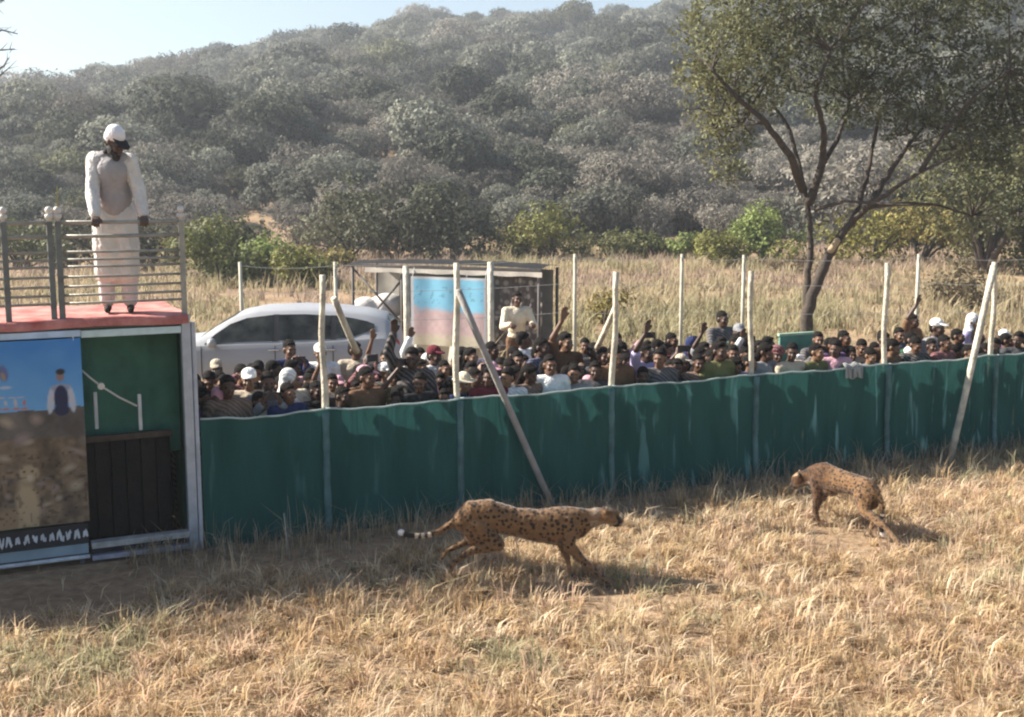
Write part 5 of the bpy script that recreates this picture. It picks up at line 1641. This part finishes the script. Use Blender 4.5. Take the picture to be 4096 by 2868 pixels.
loc = ground(843, 531); loc.z = float(terrain(loc.x, loc.y))
cheetah(loc, R(180 - 57), dict(front_shade=True,
    spine=[((-.42, 0, .53), (.075, .085)), ((-.34, 0, .565), (.098, .120)), ((-.18, 0, .57), (.096, .122)), ((.0, 0, .572), (.096, .125)), ((.16, 0, .565), (.104, .148)), ((.31, 0, .57), (.112, .170)), ((.43, 0, .56), (.092, .140)), ((.53, 0, .54), (.078, .108)), ((.61, .02, .51), (.068, .088))],
    legs=[
        [((-.32, .05, .49), .085), ((-.38, .095, .33), .060), ((-.68, .11, .24), .036), ((-.90, .12, .10), .027), ((-.96, .12, .05), .027, (-.2, 0, -.8))],
        [((-.32, -.05, .49), .085), ((-.20, -.09, .33), .060), ((-.36, -.09, .20), .034), ((-.33, -.085, .07), .024), ((-.32, -.085, .03), .025, (.95, 0, -.1))],
        [((.38, .055, .49), .07), ((.34, .09, .34), .054), ((.36, .09, .17), .031), ((.31, .085, .06), .023), ((.33, .085, .03), .025, (.95, 0, -.1))],
        [((.38, -.055, .49), .07), ((.40, -.09, .34), .054), ((.50, -.09, .18), .031), ((.52, -.085, .06), .023), ((.55, -.085, .03), .025, (.95, 0, -.1))]],
    muscle=[((-.32, -.065, .46), (.12, .06, .15), (0, .3, 0)), ((-.32, .065, .46), (.12, .06, .15), (0, .3, 0)), ((.38, -.07, .50), (.08, .05, .13)), ((.38, .07, .50), (.08, .05, .13)), ((.26, 0, .43), (.14, .075, .07))],
    tail=[(-.46, 0, .55), (-.51, -.01, .48), (-.53, -.02, .39), (-.53, -.03, .30), (-.52, -.04, .21), (-.51, -.05, .13), (-.52, -.06, .08)],
    head=(.66, .05, .47), hrot=(0, .45, .6)), 'cheetah walking away towards the net with one hind leg stretched back').scale = (.87, .87, .9)

# ------------------------------------------------------------------ parked car behind the crowd
def build_car():
    Y = 19.4
    o = at(205, 345, Y); o.z = 0          # windscreen foot
    rz = R(180 + 3)
    root = empty('parked_car', o, rz)
    # local x towards the front of the car, windscreen foot near x=0
    paint = mat('silver_white_paint', (0.31, 0.315, 0.33), .42, .05, 2, 0, 1, .5)
    glass = mat('car_glass', (0.012, 0.014, 0.016), .12, .6, 5, 0, 1, .3, c2=(.05, .055, .05))
    blk = mat('car_trim', (0.02, 0.02, 0.022), .5, .1, 5)
    # stations: x, half width belt, z belt, half width roof, z roof edge, z roof centre, z sill
    st = [(1.18, .50, .62, .45, .64, .66, .30), (1.08, .72, .74, .62, .78, .80, .24), (.85, .82, .86, .70, .90, .93, .22), (.45, .86, .94, .74, .98, 1.01, .22), (.02, .88, .99, .76, 1.03, 1.06, .22),
          (-.30, .885, 1.00, .70, 1.24, 1.28, .22), (-.62, .89, 1.01, .64, 1.42, 1.46, .22), (-1.0, .89, 1.02, .62, 1.49, 1.54, .22), (-1.6, .89, 1.03, .61, 1.505, 1.56, .22), (-2.2, .885, 1.05, .60, 1.48, 1.535, .22),
          (-2.65, .87, 1.08, .585, 1.43, 1.48, .24), (-2.95, .855, 1.09, .575, 1.36, 1.41, .26), (-3.12, .84, 1.06, .60, 1.22, 1.26, .28), (-3.20, .80, .95, .62, 1.0, 1.02, .32), (-3.22, .72, .62, .6, .64, .66, .36)]
    def sect(s):
        x, wb, zb, wr, zr, zc, zs = s
        h = [(wb * .90, zs), (wb * .985, zs + .12), (wb * 1.01, (zs + zb) / 2), (wb, zb), (wb * .985, zb + .012), (wr + (wb - wr) * .5, zb + (zr - zb) * .52), (wr, zr), (wr * .85, zr + (zc - zr) * .6), (wr * .45, zc - .008), (0, zc)]
        full = [(x, y, z) for y, z in h] + [(x, -y, z) for y, z in h[-2::-1]]
        return full
    V = []; Fq = []
    for s in st: V += sect(s)
    m = len(sect(st[0]))
    for i in range(len(st) - 1):
        for k in range(m - 1):
            a = i * m + k; Fq.append((a, a + 1, a + m + 1, a + m))
        a = i * m; Fq.append((a + m - 1, a, a + m, a + 2 * m - 1))
    me = bpy.data.meshes.new('body'); me.from_pydata(V, [], Fq + [tuple(range(m)), tuple(range((len(st) - 1) * m + m - 1, (len(st) - 1) * m - 1, -1))])
    me.polygons.foreach_set('use_smooth', np.ones(len(me.polygons), dtype=bool)); me.update()
    body = link('body', me, paint, root)
    def side(x, t, sd, out=.006):
        xs = [s[0] for s in st][::-1]
        f = lambda i: float(np.interp(x, xs, [s[i] for s in st][::-1]))
        wb, zb, wr, zr = f(1), f(2), f(3), f(4)
        if t < .52: y = wb * .985 + (wr + (wb - wr) * .5 - wb * .985) * t / .52
        else: y = wr + (wb - wr) * .5 * (1 - (t - .52) / .48)
        return (x, sd * (y + out), zb + .012 + (zr - zb - .012) * t + .002)
    def pane(name, pts, sd, mt, par, out=.006):
        """pts: bottom and top outline sampled in x: list of (x, t0, t1)"""
        V = []; Fq = []; n = 7
        for (x, t0, t1) in pts:
            for k in range(n + 1): V.append(side(x, t0 + (t1 - t0) * k / n, sd, out))
        for i in range(len(pts) - 1):
            for k in range(n):
                a = i * (n + 1) + k; q = (a, a + 1, a + n + 2, a + n + 1); Fq.append(q if sd > 0 else q[::-1])
        me = bpy.data.meshes.new(name); me.from_pydata(V, [], Fq); me.polygons.foreach_set('use_smooth', np.ones(len(Fq), dtype=bool)); me.update()
        return link(name, me, mt, par)
    for sd in (-1, 1):
        pane('window', [(-.16, .08, .10), (-.32, .08, .66), (-.55, .08, .84), (-.8, .08, .9), (-1.22, .08, .92)], sd, glass, root)
        pane('window', [(-1.30, .08, .92), (-1.7, .08, .92), (-2.12, .08, .90)], sd, glass, root)
        pane('window', [(-2.2, .08, .9), (-2.45, .12, .86), (-2.68, .3, .78), (-2.8, .5, .7)], sd, glass, root)
        pane('pillar_trim', [(-1.215, .06, .93), (-1.305, .06, .93)], sd, blk, root, .004)
        pane('pillar_trim', [(-2.115, .06, .91), (-2.205, .06, .91)], sd, blk, root, .004)
        mb = MB(); mb.ell((-.30, sd * .99, 1.06), (.07, .11, .075)); mb.box((-.28, sd * .90, 1.03), (.05, .08, .03)); mb.build('mirror', paint, root, True)
        for x in (-1.26, -2.16, -.12):
            mb = MB(); mb.tube([(x, sd * .872, .40), (x, sd * .899, .65), (x, sd * .896, 1.0)], .006, 5); mb.build('door_seam', blk, root)
        for x in (-1.16, -2.02):
            mb = MB(); mb.cap((x, sd * .90, .93), .014, (x - .16, sd * .905, .935), .014); mb.build('door_handle', mat('chrome', (.6, .6, .62), .2, .05, 5, metal=.8), root, True)
        mb = MB(); mb.ell((1.06, sd * .60, .70), (.10, .14, .07)); mb.build('headlight', mat('lamp_glass', (.75, .76, .78), .1, .1, 5), root, True)
        mb = MB(); mb.ell((-3.10, sd * .70, 1.0), (.10, .13, .10)); mb.build('tail_light', mat('red_lamp', (.35, .02, .02), .2, .1, 5), root, True)
        for x in (.48, -2.35):
            w = MB(); w.tube([(x, sd * .70, .32), (x, sd * .72, .32), (x, sd * .88, .32), (x, sd * .90, .32)], [.26, .325, .325, .27], 20); wo = w.build('wheel', mat('tyre', (.03, .03, .03), .9, .2, 8), root, True)
            r = MB(); r.tube([(x, sd * .885, .32), (x, sd * .908, .32)], [.20, .19], 16); r.build('rim', mat('alloy', (.5, .5, .52), .35, .1, 8, metal=.6), wo)
    ws = MB()   # windscreen and rear glass
    def across(x0, x1, w0, w1):
        xs = [s[0] for s in st][::-1]; g = lambda x, i: float(np.interp(x, xs, [s[i] for s in st][::-1])); V = []; Fq = []; n = 8
        for k in range(n + 1):
            x = x0 + (x1 - x0) * k / n
            for q in range(9):
                y = -1 + q / 4; wr = g(x, 3); zr = g(x, 4); zc = g(x, 5)
                V.append((x + (.007 if x0 > -1.5 else -.007), y * wr * .9, zr + (zc - zr) * (1 - abs(y) ** 2) + .008))
        for i in range(n):
            for q in range(8): a = i * 9 + q; Fq.append((a, a + 1, a + 10, a + 9))
        return V, Fq
    ws.add(*across(-.05, -.60, 0, 0)); ws.build('windscreen', glass, root, True)
    rw = MB(); rw.add(*across(-2.98, -3.13, 0, 0)); rw.build('rear_window', glass, root, True)
    tag(root, 'silver white car parked side on behind the crowd', 'car')
build_car()

# ------------------------------------------------------------------ canopy stall with hung banner
def build_stall():
    Y = 23.0
    o = at(440, 345, Y); o.z = 0
    root = empty('canopy_stall', o, R(-22))
    def W(px, py, dy=0): p = at(px, py, Y + dy) - o; return p
    x0 = W(358, 265).x; x1 = W(562, 265).x; zt = W(440, 262).z
    fr = mat('stall_frame', (.10, .09, .085), .7, .2, 6)
    V = []; Fq = []; nx, ny = 24, 8
    for j in range(ny + 1):
        for k in range(nx + 1):
            u = k / nx; v = j / ny
            V.append((x0 + (x1 - x0) * u, -.7 + 1.0 * v, zt - .03 + .04 * math.sin(PI * u) + .05 * math.sin(PI * v) - .012 * math.sin(u * 40) * math.sin(PI * v)))
    for j in range(ny):
        for k in range(nx): a = j * (nx + 1) + k; Fq.append((a, a + 1, a + nx + 2, a + nx + 1))
    top = link('canopy', np_mesh('canopy', np.array(V), np.array(Fq), smooth=True), mat('black_canopy', (.010, .010, .011), .9, .3, 5), root)
    mb = MB(); mb.bar((x0, -.71, zt - .05), (x1, -.71, zt - .05), .03, .05); mb.build('front_bar', fr, root)
    # pale valance
    V = []; Fq = []
    for k in range(61):
        u = k / 60; x = x0 + .35 + (x1 - x0 - .32) * u; y = -.74 + .004 * math.sin(k * .7)
        V += [(x, y, zt - .085), (x, y - .004, zt - .17 - .008 * math.sin(k * .55))]
    for k in range(60): Fq.append((2 * k, 2 * k + 1, 2 * k + 3, 2 * k + 2))
    link('valance', np_mesh('valance', np.array(V), np.array(Fq)), mat('cream_cloth', (.60, .54, .46), .9, .15, 6), root)
    for (x, y) in ((x0 + .05, -.68), (x1 - .05, -.68), (x0 + .05, .27), (x1 - .05, .27), ((x0 + x1) / 2 + .5, -.68), (x0 + 1.1, -.68)):
        mb = MB(); mb.tube([(x, y, -.1), (x, y, zt - .06)], .03, 8); mb.build('stall_post', fr, root, True)
    # crossed struts in the open end
    for (a, b) in (((x0 + .08, zt - .15), (x0 + 1.05, zt - 1.1)), ((x0 + 1.05, zt - .35), (x0 + .3, zt - 1.15))):
        mb = MB(); mb.tube([(a[0], -.66, a[1]), (b[0], -.66, b[1])], .022, 6); mb.build('strut', fr, root, True)
    def sheet(name, xa, xb, za, zb, y, m_, amp=.025):
        V = []; Fq = []; n = 34; q = 12
        for j in range(q + 1):
            for k in range(n + 1):
                V.append((xa + (xb - xa) * k / n, y + amp * math.sin(k * .9 + .4 * math.sin(j * .7)), za + (zb - za) * j / q))
        for j in range(q):
            for k in range(n): a = j * (n + 1) + k; Fq.append((a, a + 1, a + n + 2, a + n + 1))
        return link(name, np_mesh(name, np.array(V), np.array(Fq), smooth=True), m_, root)
    # patterned brown curtain at the far end, cream skirts elsewhere
    m, n, l, b = mat_new('patterned_curtain')
    tc = n.new('ShaderNodeTexCoord'); vo = n.new('ShaderNodeTexVoronoi'); vo.inputs['Scale'].default_value = 8; l.new(tc.outputs['Object'], vo.inputs['Vector'])
    rp = n.new('ShaderNodeValToRGB'); e = rp.color_ramp.elements; e[0].position = .25; e[0].color = (.40, .34, .29, 1); e[1].position = .5; e[1].color = (.13, .105, .09, 1)
    l.new(vo.outputs['Distance'], rp.inputs['Fac']); l.new(rp.outputs['Color'], b.inputs['Base Color']); b.inputs['Roughness'].default_value = .9
    xc = W(512, 300).x
    sheet('curtain', xc, x1 - .03, .3, zt - .1, -.55, m)
    sheet('skirt', x0 + 1.15, xc - .02, .05, 1.0, -.60, mat('cream_skirt', (.62, .58, .50), .9, .15, 6))
    sheet('back_sheet', x0 + .1, x1 - .1, .1, zt - .1, .22, mat('grey_sheet', (.30, .28, .25), .9, .2, 4))
    sheet('side_sheet', x0 + .95, x0 + 1.45, .6, zt - .28, -.5, mat('beige_sheet', (.42, .37, .30), .9, .2, 6))
    tag(root, 'open market stall with black canopy and cream skirts behind the crowd', 'stall')
    # banner hung on the front
    xa, xb = W(429, 300).x, W(509, 300).x; z1 = zt - .22; z0 = zt - 1.5
    nu, nv = 70, 70
    U, Q = np.meshgrid(np.linspace(0, 1, nu), np.linspace(0, 1, nv))
    X = xa + (xb - xa) * U; Z = z0 + (z1 - z0) * Q; Yv = -.80 + .012 * np.sin(X * 9)
    f = fbm(X * 4, Z * 4, 19)[..., None]; g = fbm(X * 13, Z * 13, 29)[..., None]
    t = np.clip((Q - .48 + .25 * (f[..., 0] - .5)) / .08, 0, 1)[..., None]
    C = np.array([.30, .68, .90]) * (.85 + .4 * f) * t + np.array([.74, .55, .55]) * (.8 + .35 * g) * (1 - t)
    t2 = np.clip((.22 - Q + .1 * (f[..., 0] - .5)) / .1, 0, 1)[..., None]; C = C * (1 - t2) + np.array([.68, .62, .48]) * (.85 + .3 * g) * t2
    bl = ((g[..., 0] > .60) & (Q > .62) & (Q < .86)); C[bl] = C[bl] * .72
    edge = (U < .04) | (U > .96) | (Q > .97); C[edge] = (.72, .72, .74)
    i, j = np.meshgrid(np.arange(nv - 1), np.arange(nu - 1), indexing='ij'); a = (i * nu + j).ravel()
    bo = link('hung_banner', np_mesh('hung_banner', np.stack([X, Yv, Z], -1).reshape(-1, 3), np.stack([a, a + 1, a + nu + 1, a + nu], 1), C.reshape(-1, 3), True), MATS['banner_print'], None, o, R(-22))
    for x in (xa + .03, xb - .03):
        mb = MB(); mb.tube([(x, -.79, z1 - .01), (x, -.72, zt - .06)], .008, 6); mb.build('tie_cord', MATS['cord'], bo)
    tag(bo, 'blue and pink banner hung on the front of the canopy stall', 'banner')
    # pale bundle under the open end
    bp = at(366, 306, Y + .2) - o
    s = MB(); s.ell((0, 0, .0), (.28, .22, .20)); s.ell((.42, .05, .03), (.36, .24, .24)); s.ell((.2, 0, -.1), (.5, .25, .16))
    bo2 = link('sacking_bundle', organic(s, 'sacking_bundle', .03, 3), mat('pale_sack', (.70, .66, .62), .9, .15, 5, .6, 12), None, Vector((o.x + bp.x, o.y + bp.y, 1.14)))
    tag(bo2, 'pale cloth bundle on a table under the open end of the stall', 'bundle')
    tb = empty('trestle_table', (o.x + bp.x + .2, o.y + bp.y, 0))
    mb = MB(); mb.box((0, 0, .86), (1.3, .6, .04), None, .006); mb.build('tabletop', mat('table_wood', (.25, .18, .12), .8, .2, 5), tb)
    for x in (-.55, .55):
        for y in (-.24, .24):
            mb = MB(); mb.box((x, y, .42), (.05, .05, .84)); mb.build('leg', MATS['table_wood'], tb)
    tag(tb, 'plain wooden table under the stall canopy holding a pale bundle', 'table')
build_stall()

# green board among the crowd
p = at(796, 340, 16.2)
root = empty('green_board', (p.x, p.y, 0), FACE)
zt = at(796, 333, 16.2).z
mb = MB(); mb.box((0, 0, zt - .42), (.56, .03, .78), None, .006); mb.build('panel', mat('green_panel', (.10, .27, .20), .6, .2, 5), root)
mb = MB(); mb.box((0, 0, zt - .012), (.60, .05, .036), None, .006); mb.build('top_edge', mat('pale_green_edge', (.35, .50, .36), .6, .15, 6), root)
for x in (-.24, .24):
    mb = MB(); mb.tube([(x, .04, -.05), (x, .04, zt - .1)], .02, 7); mb.build('post', GREYPOLE_M, root)
tag(root, 'green board with pale top edge standing among the crowd past the fourth pole', 'board')

# cloth thrown over the net top
s0 = fence_s(853)
V = []; Fq = []
for k in range(13):
    for q in range(9):
        s = s0 - .14 + .28 * k / 12; t = q / 8
        if t < .5: off_, z = -.05 - .02 * (0.5 - t), NET_H - .02 + .05 - (.5 - t) * .36
        else: off_, z = .075 + .02 * (t - .5), NET_H + .03 - (t - .5) * .34
        if q == 4: off_ = .02; z = NET_H + .045
        p = fence_pt(s, z + .012 * math.sin(k), off_ + .008 * math.sin(k * 1.4)); V.append(p)
for k in range(12):
    for q in range(8): a = k * 9 + q; Fq.append((a, a + 1, a + 10, a + 9))
m, n, l, b = mat_new('checked_cloth')
tc = n.new('ShaderNodeTexCoord'); ck = n.new('ShaderNodeTexBrick'); ck.inputs['Scale'].default_value = 14
ck.inputs['Color1'].default_value = (.16, .16, .15, 1); ck.inputs['Color2'].default_value = (.11, .11, .11, 1); ck.inputs['Mortar'].default_value = (.30, .31, .29, 1); ck.inputs['Mortar Size'].default_value = .06
l.new(tc.outputs['Object'], ck.inputs['Vector']); l.new(ck.outputs['Color'], b.inputs['Base Color']); b.inputs['Roughness'].default_value = .9
tag(link('checked_cloth', np_mesh('checked_cloth', np.array([tuple(v) for v in V]), np.array(Fq), smooth=True), m), 'grey checked cloth thrown over the net top edge', 'cloth')

# ------------------------------------------------------------------ haze
def build_haze():
    mb = MB(); mb.box((0, 200, 46), (1100, 490, 104))
    o = mb.build('haze', None)
    m = bpy.data.materials.new('haze_air'); m.use_nodes = True
    n = m.node_tree.nodes; n.clear()
    out = n.new('ShaderNodeOutputMaterial'); v = n.new('ShaderNodeVolumePrincipled')
    v.inputs['Color'].default_value = (.86, .92, 1.0, 1); v.inputs['Density'].default_value = HAZE_D; v.inputs['Anisotropy'].default_value = .3
    m.node_tree.links.new(v.outputs[0], out.inputs['Volume'])
    o.data.materials.append(m)
    tag(o, 'thin pale haze in the air before the hill', 'haze', None, 'stuff')
HAZE_D = 0.00085
build_haze()
